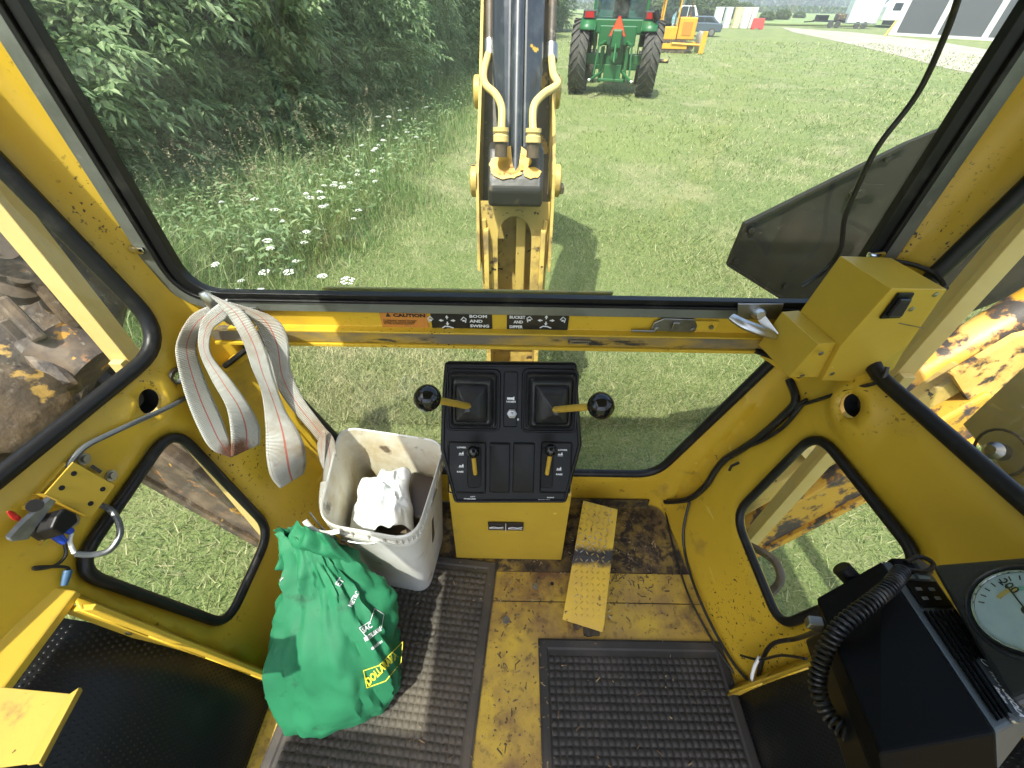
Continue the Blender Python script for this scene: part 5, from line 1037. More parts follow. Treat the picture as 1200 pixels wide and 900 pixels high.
# extra greasy castings and plates of the left side
sl = SL; mB = MB
def addp(name, b, m, t=SL, **k): return b.build(name, M[m], t, **k)
q0 = [atX(-120, 250, -1.5), atX(30, 262, -1.35), atX(118, 400, -1.25), atX(100, 470, -1.3), atX(-40, 640, -1.5), atX(-160, 560, -1.6)]
addp('housing_plate', MB().prism(q0, (-.08, .25, 0)), 'grimy', bevel=.01)
a, c = atX(58, 402, -1.2), atX(112, 432, -1.12); addp('link_barrel', MB().tube([a, c], .075, 20), 'beam', smooth=50)
a, c = atX(30, 400, -1.22), atX(86, 460, -1.10); addp('link_arm', MB().beam(a, c, .05, .05), 'grimy', bevel=.015)
a = atX(10, 480, -1.12); addp('pivot_drum', MB().lathe([(.085, -.06), (.095, -.05), (.095, .05), (.08, .06), (.03, .065)], a, (.8, -.4, .5), 24), 'grimy', smooth=40)
a, c = atX(-20, 420, -1.2), atX(78, 500, -1.05); addp('edge_bar', MB().beam(a, c, .02, .04), 'chipped_yellow', bevel=.003)
a, c = atX(4, 375, -1.25), atX(70, 440, -1.2); addp('edge_bar', MB().beam(a, c, .02, .03), 'greasy', bevel=.003)
for k, (px, py, r) in enumerate(((20, 330, .05), (70, 350, .035), (0, 300, .06), (60, 470, .05), (35, 520, .06), (-30, 520, .09))):
    a = atX(px, py, -1.22); addp('boss', MB().lathe([(r, -.04), (r*1.08, 0), (r, .03), (r*.5, .035), (r*.45, .06), (r*.1, .06)], a, (.8, -.3, .5), 18), 'grimy' if k % 2 else 'greasy', smooth=40)
for pa, pb in (((-20, 300), (60, 330)), ((0, 350), (50, 400)), ((20, 540), (90, 470)), ((-10, 265), (90, 385))):
    a, c = atX(*pa, -1.2), atX(*pb, -1.15); addp('rib', MB().beam(a, c, .03, .05), 'grimy', bevel=.008)
pd = thing('stabilizer_pad', 'dark weathered steel foot pad raised behind the right side of the rear window', 'foot pad', atY(960, 260, 1.32))
q = [atY(872, 262, 1.32), atY(1062, 168, 1.32), atY(1180, 120, 1.32), atY(1230, 330, 1.32), atY(1000, 420, 1.32), atY(915, 350, 1.32), atY(852, 310, 1.32)]
M['pad_steel'] = mat('dark_weathered_steel', (.020, .019, .015), .6, spec=.25, spots=[((.045, .038, .026), 4, .45, .7, 8), ((.16, .12, .08), 18, .66, .74, 8)], bump=(40, .3, .002))
MB().prism(q, (0, .014, 0)).build('pad_plate', M['pad_steel'], pd, bevel=.002)
a = atY(1003, 226, 1.31); MB().lathe([(.022, -.0), (.022, .012), (.012, .014), (.012, .02)], a, (0, -1, 0), 14).build('pad_bolt', M['pad_steel'], pd, smooth=40)
for px, py in ((880, 270), (862, 306), (920, 335), (1040, 185)): MB().lathe([(.010, 0), (.010, .006), (.004, .007)], atY(px, py, 1.318), (0, -1, 0), 8).build('pad_bolt', M['pad_steel'], pd)
for a_, b_ in (((873, 263), (1062, 169)), ((853, 310), (873, 263)), ((915, 349), (853, 310))): MB().beam(atY(*a_, 1.312) , atY(*b_, 1.312), .008, .012, (0, 1, 0)).build('edge_rim', M['pad_steel'], pd)
MB().beam(atY(1004, 217, 1.30), atY(1034, 219, 1.30), .006, .012).build('pad_weld', M['pad_steel'], pd)
mp_ = thing('side_cover_plate', 'dull yellow steel cover plate outside the right side window', 'cover plate', atX(1180, 500, 1.12))
q = [atX(1128, 497, 1.10), atX(1240, 392, 1.16), atX(1330, 600, 1.1), atX(1210, 590, 1.06), atX(1190, 575, 1.06)]
MB().prism(q, (.012, .0, -.004)).build('plate', mat('dull_yellow_steel', (.33, .27, .10), .5, spots=[((.25, .20, .08), 6, .4, .7, 7)], bump=(60, .2, .001)), mp_, bevel=.002)
a = atX(1172, 530, 1.07); MB().tube([a + V((0, .05 * math.cos(t), .05 * math.sin(t))) for t in [i * .3 for i in range(21)]], .003, 6, closed=True).build('ring', M['greasy'], mp_); MB().lathe([(.02, 0), (.02, .02), (.01, .03)], a, (-1, 0, .3), 14).build('bolt', M['steel'], mp_, smooth=40)
cable('hydraulic_hose', [atX(880, 640, .90), atX(905, 655, .92), atX(915, 675, .92), atX(908, 690, .90), atX(893, 700, .86)], .014, 'greasy', 'short black hydraulic hose curving behind the right lower window', 'hose')
# ================================================================== TRACTOR
M['jgreen'] = mat('tractor_green', (.015, .11, .035), .4, spots=[((.05, .10, .04), 5, .5, .75, 8)]); M['tyre'] = mat('tractor_tyre', (.045, .043, .040), .8, spots=[((.11, .10, .08), 6, .5, .75, 7)], bump=(30, .3, .004))
M['rim'] = mat('cream_wheel_rim', (.55, .42, .18), .5); M['red_lens'] = mat('red_lens', (.35, .01, .01), .25); M['smv'] = mat('orange_red_triangle', (.85, .08, .02), .5)
M['cabglass'] = glassmat('tractor_cab_glass', tint=(.55, .70, .75), dust=.06)
wL, wR = atG(676, 108), atG(753, 112); wc = (wL + wR) / 2; yaw = math.atan2(wR.y - wL.y, wR.x - wL.x)
trc = thing('tractor', 'green farm tractor seen from behind with big black rear tyres on the grass', 'tractor', (wc.x, wc.y, GZ), rotz=yaw)
def lb(t): 
    class T:                                       # build in the thing's own coordinates
        def __call__(s, b, name, m, parent=None, **k): return b.build(name, m, parent or t, local=True, **k)
    return T()
B_ = lb(trc); tw = (wR - wL).length / 2 / 1.08; trc.scale = (1.08, 1.08, 1.08)
def wheel(x, y, r, w, tyre_m, lugs, rimc=M['rim'], ln=.11):
    e = MB().lathe([(r*.62, -w*.42), (r*.80, -w*.5), (r*.93, -w*.5), (r*.985, -w*.36), (r, -w*.15), (r, w*.15), (r*.985, w*.36), (r*.93, w*.5), (r*.80, w*.5), (r*.62, w*.42)], (x, y, r), (1, 0, 0), 40, cap=False)
    wo = B_(e, 'rear_wheel' if r > .6 else 'front_wheel', tyre_m, smooth=40)
    b = MB()
    for k in range(lugs):
        for sd in (-1, 1):
            a0 = 2 * math.pi * (k + (.5 if sd > 0 else 0)) / lugs; a1 = a0 - .30 * 1
            def P(a, xx, rr): return V((x + xx, y + math.sin(a) * rr, r + math.cos(a) * rr))
            hw = .045 / r * .6; vs = []
            for (a, xx) in ((a0, sd * w * .03), (a1, sd * w * .5)):
                for rr in (r * .97, r * 1.045): vs += [P(a - hw, xx, rr), P(a + hw, xx, rr)]
            b.add(vs, [(0, 1, 3, 2), (4, 6, 7, 5), (0, 4, 5, 1), (2, 3, 7, 6), (0, 2, 6, 4), (1, 5, 7, 3)])
    tag(B_(b, 'tread_lug', tyre_m, wo), kind='stuff')
    B_(MB().lathe([(r*.62, -w*.40), (r*.58, -w*.3), (r*.55, -.02), (r*.2, .0), (r*.2, .06), (r*.02, .06)], (x, y, r), (1, 0, 0), 28), 'rim', rimc, wo, smooth=40)
for sd in (-1, 1): wheel(sd * tw, 0, .87, .50, M['tyre'], 22)
for sd in (-1, 1): wheel(sd * tw * .82, 2.55, .45, .25, M['tyre'], 16)
MB_ = MB
B_(MB().box((0, 0, .87), (tw * 2 - .4, .26, .26)), 'rear_axle', M['jgreen'], bevel=.03); B_(MB().box((0, .25, 1.0), (.55, .9, .75)), 'gearbox', M['jgreen'], bevel=.04)
B_(MB().box((0, 1.9, 1.15), (.62, 2.1, .75)), 'hood', M['jgreen'], bevel=.06); B_(MB().box((0, 2.55, .45), (tw * 1.5, .15, .15)), 'front_axle', M['jgreen'], bevel=.02)
for sd in (-1, 1):
    fp_ = [(sd * (tw - .38), .85 * math.cos(R(a)) * 1.12, .87 + .95 * math.sin(R(a))) for a in range(15, 150, 15)]
    b = MB(); b.add(fp_ + [(p[0] + sd * .42, p[1], p[2]) for p in fp_], [(i, i+1, len(fp_)+i+1, len(fp_)+i) for i in range(len(fp_)-1)]); B_(b, 'fender', M['jgreen'], solid=.03, smooth=True)
    b = MB().add(fp_ + [(sd * (tw - .38), 0, .9)], [tuple(range(len(fp_) + 1))]); B_(b, 'fender_side', M['jgreen'], solid=.03)
    lm = B_(MB().box((sd * (tw - .18), -.30, 1.86), (.36, .16, .20)), 'tail_lamp', mat('lamp_housing', (.03, .03, .03), .5), bevel=.02); B_(MB().box((sd * (tw - .18), -.385, 1.86), (.24, .02, .13)), 'lens', M['red_lens'], lm)
B_(MB().box((0, .42, 1.62), (1.50, 1.5, .34)), 'cab_base', M['jgreen'], bevel=.04); B_(MB().box((0, -.28, 1.42), (1.05, .12, .45)), 'rear_panel', M['jgreen'], bevel=.03)
for x_ in (-.72, .72):
    for y_ in (-.32, 1.15): B_(MB().box((x_, y_, 2.25), (.07, .07, .95)), 'cab_pillar', M['jgreen'], bevel=.01)
B_(MB().box((0, .42, 2.78), (1.6, 1.65, .14)), 'cab_roof', M['jgreen'], bevel=.05)
B_(MB().box((0, -.33, 2.25), (1.38, .01, .90)), 'rear_glass', M['cabglass']); B_(MB().box((0, 1.17, 2.25), (1.38, .01, .90)), 'front_glass', M['cabglass'])
B_(MB().box((0, .25, 1.95), (.45, .12, .55)).box((0, .12, 1.82), (.45, .4, .12)), 'seat', M['plastic'], bevel=.04)
tri = [(-.22, -.50, 1.42), (.22, -.50, 1.42), (.025, -.50, 1.82), (-.025, -.50, 1.82)]; sm = B_(MB().prism(tri, (0, .012, 0)), 'slow_sign', M['smv']); B_(MB().prism([(-.24, -.49, 1.405), (.24, -.49, 1.405), (.03, -.49, 1.85), (-.03, -.49, 1.85)], (0, .008, 0)), 'sign_border', mat('dark_red_border', (.35, .01, .01), .5), sm)
b = MB().box((0, -.42, 1.35), (.30, .25, .45)); B_(b, 'rockshaft_housing', M['jgreen'], bevel=.05)
for sd in (-1, 1):
    B_(MB().tube([(sd * .30, -.30, 1.28), (sd * .46, -.75, 1.22)], .045, 8), 'lift_arm', M['jgreen'], smooth=True)
    B_(MB().tube([(sd * .46, -.75, 1.22), (sd * .52, -.85, .55)], .026, 8), 'lift_rod', M['jgreen'], smooth=True)
    B_(MB().tube([(sd * .22, -.1, .62), (sd * .50, -.95, .50), (sd * .58, -1.15, .46)], .038, 8), 'draft_link', M['jgreen'], smooth=True)
    B_(MB().box((sd * .36, -.32, .75), (.10, .25, .85)), 'hitch_bracket', M['jgreen'], bevel=.02)
    B_(MB().lathe([(.06, -.03), (.06, .03)], (sd * .60, -1.2, .45), (1, 0, 0), 12), 'link_ball', M['steel'], smooth=40)
    B_(MB().tube([(sd * .15, -.5, 1.45), (sd * .18, -.62, 1.2), (sd * .12, -.6, .98)], .02, 6), 'remote_hose', M['wire'], smooth=True)
B_(MB().box((0, -.62, .42), (.75, .08, .07)).box((0, -.40, .60), (.5, .12, .34)), 'drawbar_frame', M['jgreen'], bevel=.015)
B_(MB().lathe([(.10, 0), (.10, .1), (.04, .1), (.04, .18)], (0, -.52, .98), (0, -1, 0), 14), 'power_shaft', M['jgreen'], smooth=40); B_(MB().tube([(0, -.52, 1.25), (.02, -.9, .85)], .03, 8), 'top_link', M['jgreen'], smooth=True)
B_(MB().tube([(.85 * tw, -.1, .87), (tw + .55, -.1, .87)], .05, 10), 'axle_end', M['greasy'], smooth=True); B_(MB().tube([(tw - .1, -.45, 1.95), (tw + .02, -.48, 1.78)], .09, 12), 'work_lamp', M['plastic'], smooth=40)
# ================================================================== BULLDOZER
M['dy'] = mat('bulldozer_yellow', (.72, .36, .03), .45, spots=[((.50, .26, .05), 3, .5, .75, 8)])
dc = atG(786, 61); dz = thing('bulldozer', 'small yellow crawler bulldozer with cab and front blade behind the tractor', 'bulldozer', (dc.x, dc.y, GZ), rotz=R(-8)); B_ = lb(dz); dz.scale = (.82, .82, .92)
for sd in (-1, 1):
    tr = [(1.1 * math.cos(R(a)) * (1 if True else 1) + (.35 if math.cos(R(a)) > 0 else -.35), .34 + .34 * math.sin(R(a))) for a in range(0, 360, 20)]
    t_ = B_(MB().prism([(x, sd * .75 - .2, z) for x, z in tr], (0, .4, 0)), 'track', M['greasy'], bevel=.02)
    b = MB()
    for k in range(-11, 12): b.box((k * .13, sd * .75, .70), (.04, .44, .05)).box((k * .13, sd * .75, -.0), (.04, .44, .05))
    tag(B_(b, 'grouser', M['greasy'], t_), kind='stuff')
    B_(MB().box((0, sd * .97, .36), (1.9, .04, .28)), 'track_frame', M['dy'], t_, bevel=.03)
    B_(MB().tube([(-.2, sd * .99, .5), (1.95, sd * .99, .45)], .07, 8), 'push_arm', M['dy'], smooth=True)
B_(MB().box((.75, 0, 1.25), (1.25, 1.1, 1.15)), 'engine_hood', M['dy'], bevel=.06); B_(MB().box((.75, -.56, 1.25), (.7, .02, .7)), 'hood_grille', mat('grille_orange', (.50, .22, .03), .6), bevel=.01); B_(MB().box((-.6, 0, 1.0), (1.3, 1.4, .7)), 'body', M['dy'], bevel=.05)
for x_ in (-1.15, -.05):
    for y_ in (-.62, .62): B_(MB().box((x_, y_, 2.1), (.10, .10, 1.7)), 'cab_pillar', M['dy'], bevel=.01)
B_(MB().box((-.6, 0, 3.0), (1.4, 1.45, .14)), 'cab_roof', M['dy'], bevel=.04); B_(MB().box((-.6, -.63, 2.2), (1.0, .01, 1.4)), 'cab_glass', M['cabglass']); B_(MB().box((-.7, 0, 1.6), (.5, .6, .7)), 'seat', M['plastic'], bevel=.05)
bl_ = [(2.05 + .18 * math.sin(R(a)) * -1, .55 + .55 * math.cos(R(a))) for a in range(0, 181, 20)]
b = MB(); b.add([(x, y, z) for y in (-1.25, 1.25) for x, z in bl_], [(i, i+1, len(bl_)+i+1, len(bl_)+i) for i in range(len(bl_)-1)]); B_(b, 'blade', mat('worn_blade', (.50, .45, .38), .4, .3), solid=.06, smooth=True); B_(MB().box((2.0, -1.27, .6), (.35, .05, 1.15)), 'blade_end', M['dy'], bevel=.02)
B_(MB().tube([(.9, .62, 1.9), (1.6, .55, .9)], .05, 8), 'blade_cylinder', M['dy'], smooth=True); B_(MB().tube([(.9, .2, 1.8), (.9, .2, 2.7)], .05, 10), 'exhaust', M['greasy'], smooth=True)
# ================================================================== CARS
def car(loc, rz, paint, lab, kind, n_='parked_car', h=1.45):
    t = thing(n_, lab, kind, loc, rotz=rz); B = lb(t)
    body = [(-2.2, .35), (-2.25, .75), (-2.15, .98), (-1.0, 1.02), (1.0, 1.0), (2.0, .85), (2.25, .65), (2.25, .35)]
    B(MB().prism([(x, -.88, z) for x, z in body], (0, 1.76, 0)), 'body', paint, bevel=.08, seg=3)
    gh_ = [(-1.95, .95), (-1.25, h), (.25, h), (1.15, .97)]
    g = B(MB().prism([(x, -.78, z) for x, z in gh_], (0, 1.56, 0)), 'cabin', paint, bevel=.07, seg=3)
    for sd in (-1, 1):
        for w in ([(-1.55, 1.0), (-1.12, h - .08), (-.55, h - .07), (-.55, 1.0)], [(-.48, 1.0), (-.48, h - .07), (.2, h - .08), (.85, 1.0)]):
            B(MB().prism([(x, sd * .785, z) for x, z in w], (0, sd * .006, 0)), 'side_window', M['cabwin'], g)
        for x in (-1.4, 1.4):
            wh = B(MB().lathe([(.2, -.1), (.31, -.1), (.33, -.05), (.33, .05), (.31, .1), (.2, .1)], (x, sd * .82, .33), (0, 1, 0), 24), 'wheel', M['tyre'], smooth=40)
            B(MB().lathe([(.21, 0), (.2, .012), (.05, .02)], (x, sd * .915, .33), (0, sd, 0), 16), 'wheel_rim', M['steel'], wh, smooth=40)
        B(MB().box((-2.2, sd * .62, .80), (.08, .38, .14)), 'tail_light', M['red_lens'], bevel=.02)
        B(MB().box((2.18, sd * .62, .70), (.10, .36, .12)), 'headlight', M['chrome'], bevel=.02)
    return t
M['cabwin'] = mat('dark_car_glass', (.03, .04, .05), .08)
cg = atG(828, 42.5); M['cargrey'] = mat('grey_car_paint', (.10, .13, .17), .25, .4, coat=.6); M['carwhite'] = mat('white_car_paint', (.70, .72, .72), .3, coat=.5)
car((cg.x - 1.2, cg.y, GZ), R(180 - 14), M['cargrey'], 'dark grey hatchback car parked on the grass behind the bulldozer', 'car')
cg = atG(796, 33); car((cg.x, cg.y, GZ), R(170), M['carwhite'], 'white van parked behind the grey car', 'van', 'parked_van', 2.1)
# ================================================================== TOTES, TRAILERS, BARN
cols = [('white', (.72, .74, .74)), ('grey white', (.60, .62, .62)), ('pale yellow', (.70, .62, .36)), ('bright white', (.80, .80, .80)), ('cream', (.66, .64, .56))]
for i, (px, w) in enumerate(((838, 8), (849, 7), (860, 7), (870, 8), (878, 6))):
    c = atG(px, 33 + .1 * i, 0); nm, cc_ = cols[i]; s = ray(px, 33); sc = (c - EYE).length / s.length; wd = w * sc / F; h_ = 14 * sc / F / .8
    t = thing('storage_box', '%s storage box number in the row on the far grass' % nm, 'box', (c.x, c.y, GZ), 'boxes in a row on the far grass')
    t['label'] = ['white box at the left end of the far row, next to the grey car', 'grey white box second from the car in the far row', 'pale yellow box in the middle of the far row of boxes', 'bright white box right of the pale yellow one', 'cream box at the right end of the row beside the red one'][i]
    B = lb(t); m_ = mat('box_' + nm.replace(' ', '_'), cc_, .6)
    B(MB().box((0, 0, .5 * h_), (wd * .92, wd, h_)), 'box_body', m_, bevel=.04); B(MB().box((0, 0, h_ + .04), (wd * .97, wd * 1.05, .09)), 'box_lid', m_, bevel=.02)
c = atG(886, 34.5); t = thing('red_barrier', 'low red plastic barrier at the right end of the far boxes', 'barrier', (c.x, c.y, GZ)); B = lb(t); m_ = mat('red_plastic_barrier', (.62, .06, .05), .45)
B(MB().prism([(-.75, -.3, .1), (.75, -.3, .1), (.65, -.15, 1.05), (-.65, -.15, 1.05)], (0, .4, 0)), 'barrier_body', m_, bevel=.04)
for x in (-.5, .5): B(MB().box((x, 0, .05), (.3, .6, .1)), 'foot', m_, bevel=.02)
c = atG(972, 32.5); t = thing('flatbed_trailer', 'black flatbed trailer with low load parked by the drive', 'trailer', (c.x, c.y, GZ), rotz=R(-12)); B = lb(t)
B(MB().box((0, 0, .7), (4.6, 2.0, .16)), 'deck', M['plastic'], bevel=.02); B(MB().box((-1.5, 0, 1.05), (1.3, 1.6, .55)), 'toolbox', M['plastic'], bevel=.03); B(MB().box((1.2, 0, 1.15), (1.8, 1.6, .7)), 'load', M['greasy'], bevel=.12)
for x in (-.4, .5): B(MB().lathe([(.2, -.12), (.36, -.12), (.38, 0), (.36, .12), (.2, .12)], (x, -1.05, .38), (0, 1, 0), 20), 'wheel', M['tyre'], smooth=40)
B(MB().beam((-2.3, 0, .65), (-3.6, 0, .55), .12, .12), 'drawbar', M['plastic'])
c = atG(1003, 33.5); t = thing('enclosed_trailer', 'pale green white enclosed trailer next to the black flatbed', 'trailer', (c.x, c.y, GZ), rotz=R(-15)); B = lb(t); m_ = mat('pale_trailer_side', (.52, .60, .57), .5, spots=[((.42, .50, .48), 1.5, .5, .7, 5)])
B(MB().box((0, 0, 1.75), (3.6, 2.2, 2.5)), 'box_body', m_, bevel=.08)
for x in (-1.2, 0, 1.2): B(MB().box((x, -1.11, 1.75), (.06, .03, 2.4)), 'side_rib', M['carwhite'])
B(MB().box((0, -1.11, .55), (3.6, .04, .12)), 'skirt_rail', M['steel'])
for x in (-.4, .5): B(MB().lathe([(.2, -.12), (.36, -.12), (.38, 0), (.36, .12), (.2, .12)], (x, -1.0, .38), (0, 1, 0), 20), 'wheel', M['tyre'], smooth=40)
c = atG(1050, 33); t = thing('camper_trailer', 'white camper trailer with dark windows beside the dark barn', 'camper', (c.x, c.y, GZ), rotz=R(-20)); B = lb(t)
B(MB().prism([(-2.6, -1.1, .8), (2.4, -1.1, .8), (2.6, -1.1, 2.0), (2.2, -1.1, 3.3), (-1.9, -1.1, 3.3), (-2.6, -1.1, 2.4)], (0, 2.2, 0)), 'body', M['carwhite'], bevel=.12)
for x0, x1 in ((-1.8, -.6), (.3, 1.8)): B(MB().box(((x0 + x1) / 2, -1.115, 2.3), (x1 - x0, .03, .8)), 'window', M['cabwin'], bevel=.01)
B(MB().box((0, -1.0, .6), (4.6, .1, .5)), 'dark_skirt', M['plastic'])
for x in (-.4, .5): B(MB().lathe([(.2, -.12), (.36, -.12), (.38, 0), (.36, .12), (.2, .12)], (x, -1.05, .38), (0, 1, 0), 20), 'wheel', M['tyre'], smooth=40)
p1, p2, p3 = atG(1041, 41), atG(1092, 44), atG(1146, 47); d1 = (p3 - p1).normalized(); hgt = 4.6
barn = thing('barn', 'dark panelled barn with white corner and centre posts at the edge of the drive', 'barn', p1)
nrm = V((d1.y, -d1.x, 0)); nrm = nrm if nrm.dot(p1 - EYE) > 0 else -nrm
M['barn'] = mat('dark_barn_panel', (.075, .08, .085), .7, bump=(3, .2, .01)); M['trim'] = mat('white_barn_trim', (.62, .63, .60), .6)
for i in range(4):
    L1 = (p2 - p1).length; a = p1 + d1 * (L1 * i + .25); c = p1 + d1 * (L1 * (i + 1) - .25)
    MB().prism([a, c, c + V((0, 0, hgt)), a + V((0, 0, hgt))], nrm * .12).build('wall_panel', M['barn'], barn)
    q = p1 + d1 * L1 * (i if i else .1); MB().prism([q - d1*.25 - nrm*.05, q + d1*.25 - nrm*.05, q + d1*.25 + V((0,0,hgt)) - nrm*.05, q - d1*.25 + V((0,0,hgt)) - nrm*.05], nrm * .2).build('post', M['trim'], barn)
e = p1 + d1 * L1 * 4; MB().prism([p1 - nrm*.08, e - nrm*.08, e - nrm*.08 + V((0,0,.22)), p1 - nrm*.08 + V((0,0,.22))], nrm * .16).build('base_board', M['trim'], barn)
MB().prism([p1 + V((0,0,hgt)) - nrm*.4, e + V((0,0,hgt)) - nrm*.4, e + V((0,0,hgt+2)) + nrm*5, p1 + V((0,0,hgt+2)) + nrm*5], V((0, 0, .15))).build('roof', M['trim'], barn)
MB().prism([p1 + nrm*.1, p1 + nrm*9, p1 + nrm*9 + V((0,0,hgt)), p1 + nrm*4.8 + V((0,0,hgt+1.9)), p1 + nrm*.1 + V((0,0,hgt))], d1 * .1).build('gable_wall', M['trim'], barn)
c = atG(1036, 43); o = MB().beam(c + V((0, 0, 0)), c + V((.5, 0, 1.3)), .15, .15).build('marker_board', mat('yellow_board', (.6, .42, .12), .6), None, bevel=.01); own(o, c); tag(o, 'yellow board leaning at the near corner of the dark barn', 'board')
# ================================================================== TREES, SHRUBS, WEEDS
def leafmat(name, a, b_, c, trans=.4, rough=.45):
    m = bpy.data.materials.new(name); m.use_nodes = True; N = m.node_tree; L = N.links; P = N.nodes['Principled BSDF']
    ri = N.nodes.new('ShaderNodeNewGeometry').outputs['Random Per Island']; cr = N.nodes.new('ShaderNodeValToRGB'); L.new(ri, cr.inputs[0])
    e = cr.color_ramp.elements; e[0].color = (*a, 1); e[1].color = (*c, 1); k = e.new(.55); k.color = (*b_, 1)
    L.new(cr.outputs[0], P.inputs['Base Color']); P.inputs['Roughness'].default_value = rough; P.inputs['Specular IOR Level'].default_value = .35
    tr = N.nodes.new('ShaderNodeBsdfTranslucent'); L.new(cr.outputs[0], tr.inputs[0]); ms = N.nodes.new('ShaderNodeMixShader'); ms.inputs[0].default_value = trans
    L.new(P.outputs[0], ms.inputs[1]); L.new(tr.outputs[0], ms.inputs[2]); L.new(ms.outputs[0], N.nodes['Material Output'].inputs[0]); return m
M['maple'] = leafmat('broad_green_leaves', (.14, .23, .10), (.25, .36, .17), (.38, .47, .26), .48); M['willow'] = leafmat('narrow_grey_green_leaves', (.14, .22, .11), (.23, .32, .17), (.31, .40, .23), .48)
M['weed'] = leafmat('tall_weed_blades', (.12, .21, .06), (.21, .32, .11), (.42, .40, .22), .4); M['shrubm'] = leafmat('hedge_leaves', (.05, .09, .03), (.10, .16, .05), (.18, .22, .08))
M['bark'] = mat('rough_grey_brown_bark', (.12, .09, .065), .9, spots=[((.22, .19, .15), 6, .5, .65, 8, (1, 1, .25))], bump=(14, .8, .02), stretch=(1, 1, .2)); M['deep'] = mat('shaded_undergrowth', (.03, .05, .02), .9)
def leafmesh(name, C, Dr, Up, ln, wd, m, drooptip=.25):
    """C base points, Dr directions, Up normals (n,3): one pointed folded leaf each"""
    S = np.cross(Dr, Up); S /= np.linalg.norm(S, axis=1, keepdims=True) + 1e-9; n = len(C); ln = ln[:, None]; wd = wd[:, None]
    mid = C + Dr * ln * .45; tip = C + Dr * ln - Up * 0 + np.array([0, 0, -1.]) * ln * drooptip
    co = np.stack([C, mid + S * wd * .5 + Up * wd * .15, tip, mid - S * wd * .5 + Up * wd * .15], 1).reshape(-1, 3)
    i = np.arange(n)[:, None] * 4; fc = np.concatenate([i + [0, 1, 2], i + [0, 2, 3]]); me = bpy.data.meshes.new(name)
    me.vertices.add(len(co)); me.vertices.foreach_set('co', co.astype(np.float32).ravel()); f = fc.astype(np.int32)
    me.loops.add(f.size); me.loops.foreach_set('vertex_index', f.ravel()); me.polygons.add(len(f)); me.polygons.foreach_set('loop_start', np.arange(0, f.size, 3, dtype=np.int32)); me.polygons.foreach_set('loop_total', np.full(len(f), 3, np.int32)); me.update(); me.materials.append(m); return me
def unit(a): return a / (np.linalg.norm(a, axis=1, keepdims=True) + 1e-9)
def crown(name, m, rad, z0, z1, clumps, per, leafl, leafw, nl, seed, lowbias=1.6, droop=.5):
    r = np.random.default_rng(seed); k = clumps; t = r.random(k) ** lowbias; cz = z0 + (z1 - z0) * t; env = np.sin(np.pi * (.22 + .72 * t)) ** .7
    a = r.uniform(0, 2*np.pi, k); rr = rad * env * np.sqrt(r.uniform(.25, 1, k)); cc = np.stack([rr * np.cos(a), rr * np.sin(a), cz], 1)
    ci = np.repeat(np.arange(k), per); n = len(ci); d = unit(r.normal(size=(n, 3)) * [1, 1, .7]); cr_ = r.uniform(.35, .75, k)[ci][:, None]
    base = cc[ci] + d * cr_ * r.uniform(.55, 1.1, (n, 1)); base[:, 2] = np.maximum(base[:, 2], z0 * .5 + .08)
    sd = unit(d + unit(cc[ci] * [1, 1, 0] + 1e-6) * .5 + np.array([0, 0, -droop]) + r.normal(size=(n, 3)) * .25)       # twig direction
    C, D, U = [], [], []
    up = np.array([0, 0, 1.]); side = unit(np.cross(sd, up + r.normal(size=(n, 3)) * .3))
    for j in range(nl):
        s = (j // 2 + (j % 2) * .3) / (nl / 2); sg = 1 if j % 2 else -1; C.append(base + sd * s * leafl * 1.9); dd = unit(sd * .75 + side * sg * (.9 if j < nl - 1 else 0) + r.normal(size=(n, 3)) * .18); D.append(dd); U.append(unit(np.cross(np.cross(dd, up + r.normal(size=(n, 3)) * .35), dd)))
    C, D, U = map(np.concatenate, (C, D, U)); q = len(C)
    return leafmesh(name, C, D, U, leafl * r.uniform(.65, 1.25, q), leafw * r.uniform(.7, 1.25, q), m)
crowns = [crown('crown', M['maple'], 3.0, .35, 8, 190, 42, .15, .062, 7, 1), crown('crown', M['maple'], 2.7, .5, 7.5, 170, 42, .14, .055, 7, 2), crown('crown', M['willow'], 2.8, .6, 8.5, 190, 50, .15, .024, 7, 3, droop=1.1)]
def trunk_mesh(h, r0, seed, limbs=6):
    rd_ = random.Random(seed); b = MB(); P = [V((0, 0, -.2))]; 
    for i in range(1, 9): P.append(V((rd_.uniform(-.12, .12) * i * .6, rd_.uniform(-.12, .12) * i * .6, h * i / 8)))
    b.tube(smoothpath(P, 3), [r0 * (1 - .75 * i / 24) * (1.25 if i == 0 else 1) for i in range(25)], 9)
    for k in range(limbs):
        s = P[1 + k % 6].lerp(P[2 + k % 6], rd_.random()); a = rd_.uniform(0, 6.28); e = s + V((math.cos(a) * 2.0, math.sin(a) * 2.0, rd_.uniform(.4, 1.8))); b.tube(smoothpath([s, s.lerp(e, .5) + V((0, 0, .25)), e], 4), [r0 * .42 * (1 - .8 * i / 8) for i in range(9)], 6)
    return b
tr0 = [trunk_mesh(7, .17, 4), trunk_mesh(6.5, .13, 9), trunk_mesh(7.5, .20, 12)]
TM = []
for b in tr0:
    o = b.build('trunk', M['bark'], None, smooth=True, local=True); TM.append(o.data); bpy.data.objects.remove(o)
def tree(x, y, k, sc, rz, lab, group='trees of the wood on the left'):
    t = thing('tree', lab, 'tree', (x, y, GZ), group, rz)
    for nm, me in (('trunk', TM[k]), ('crown', crowns[k])):
        o = bpy.data.objects.new(nm, me); COL.objects.link(o); o.parent = t
    t.scale = (sc, sc, sc); return t
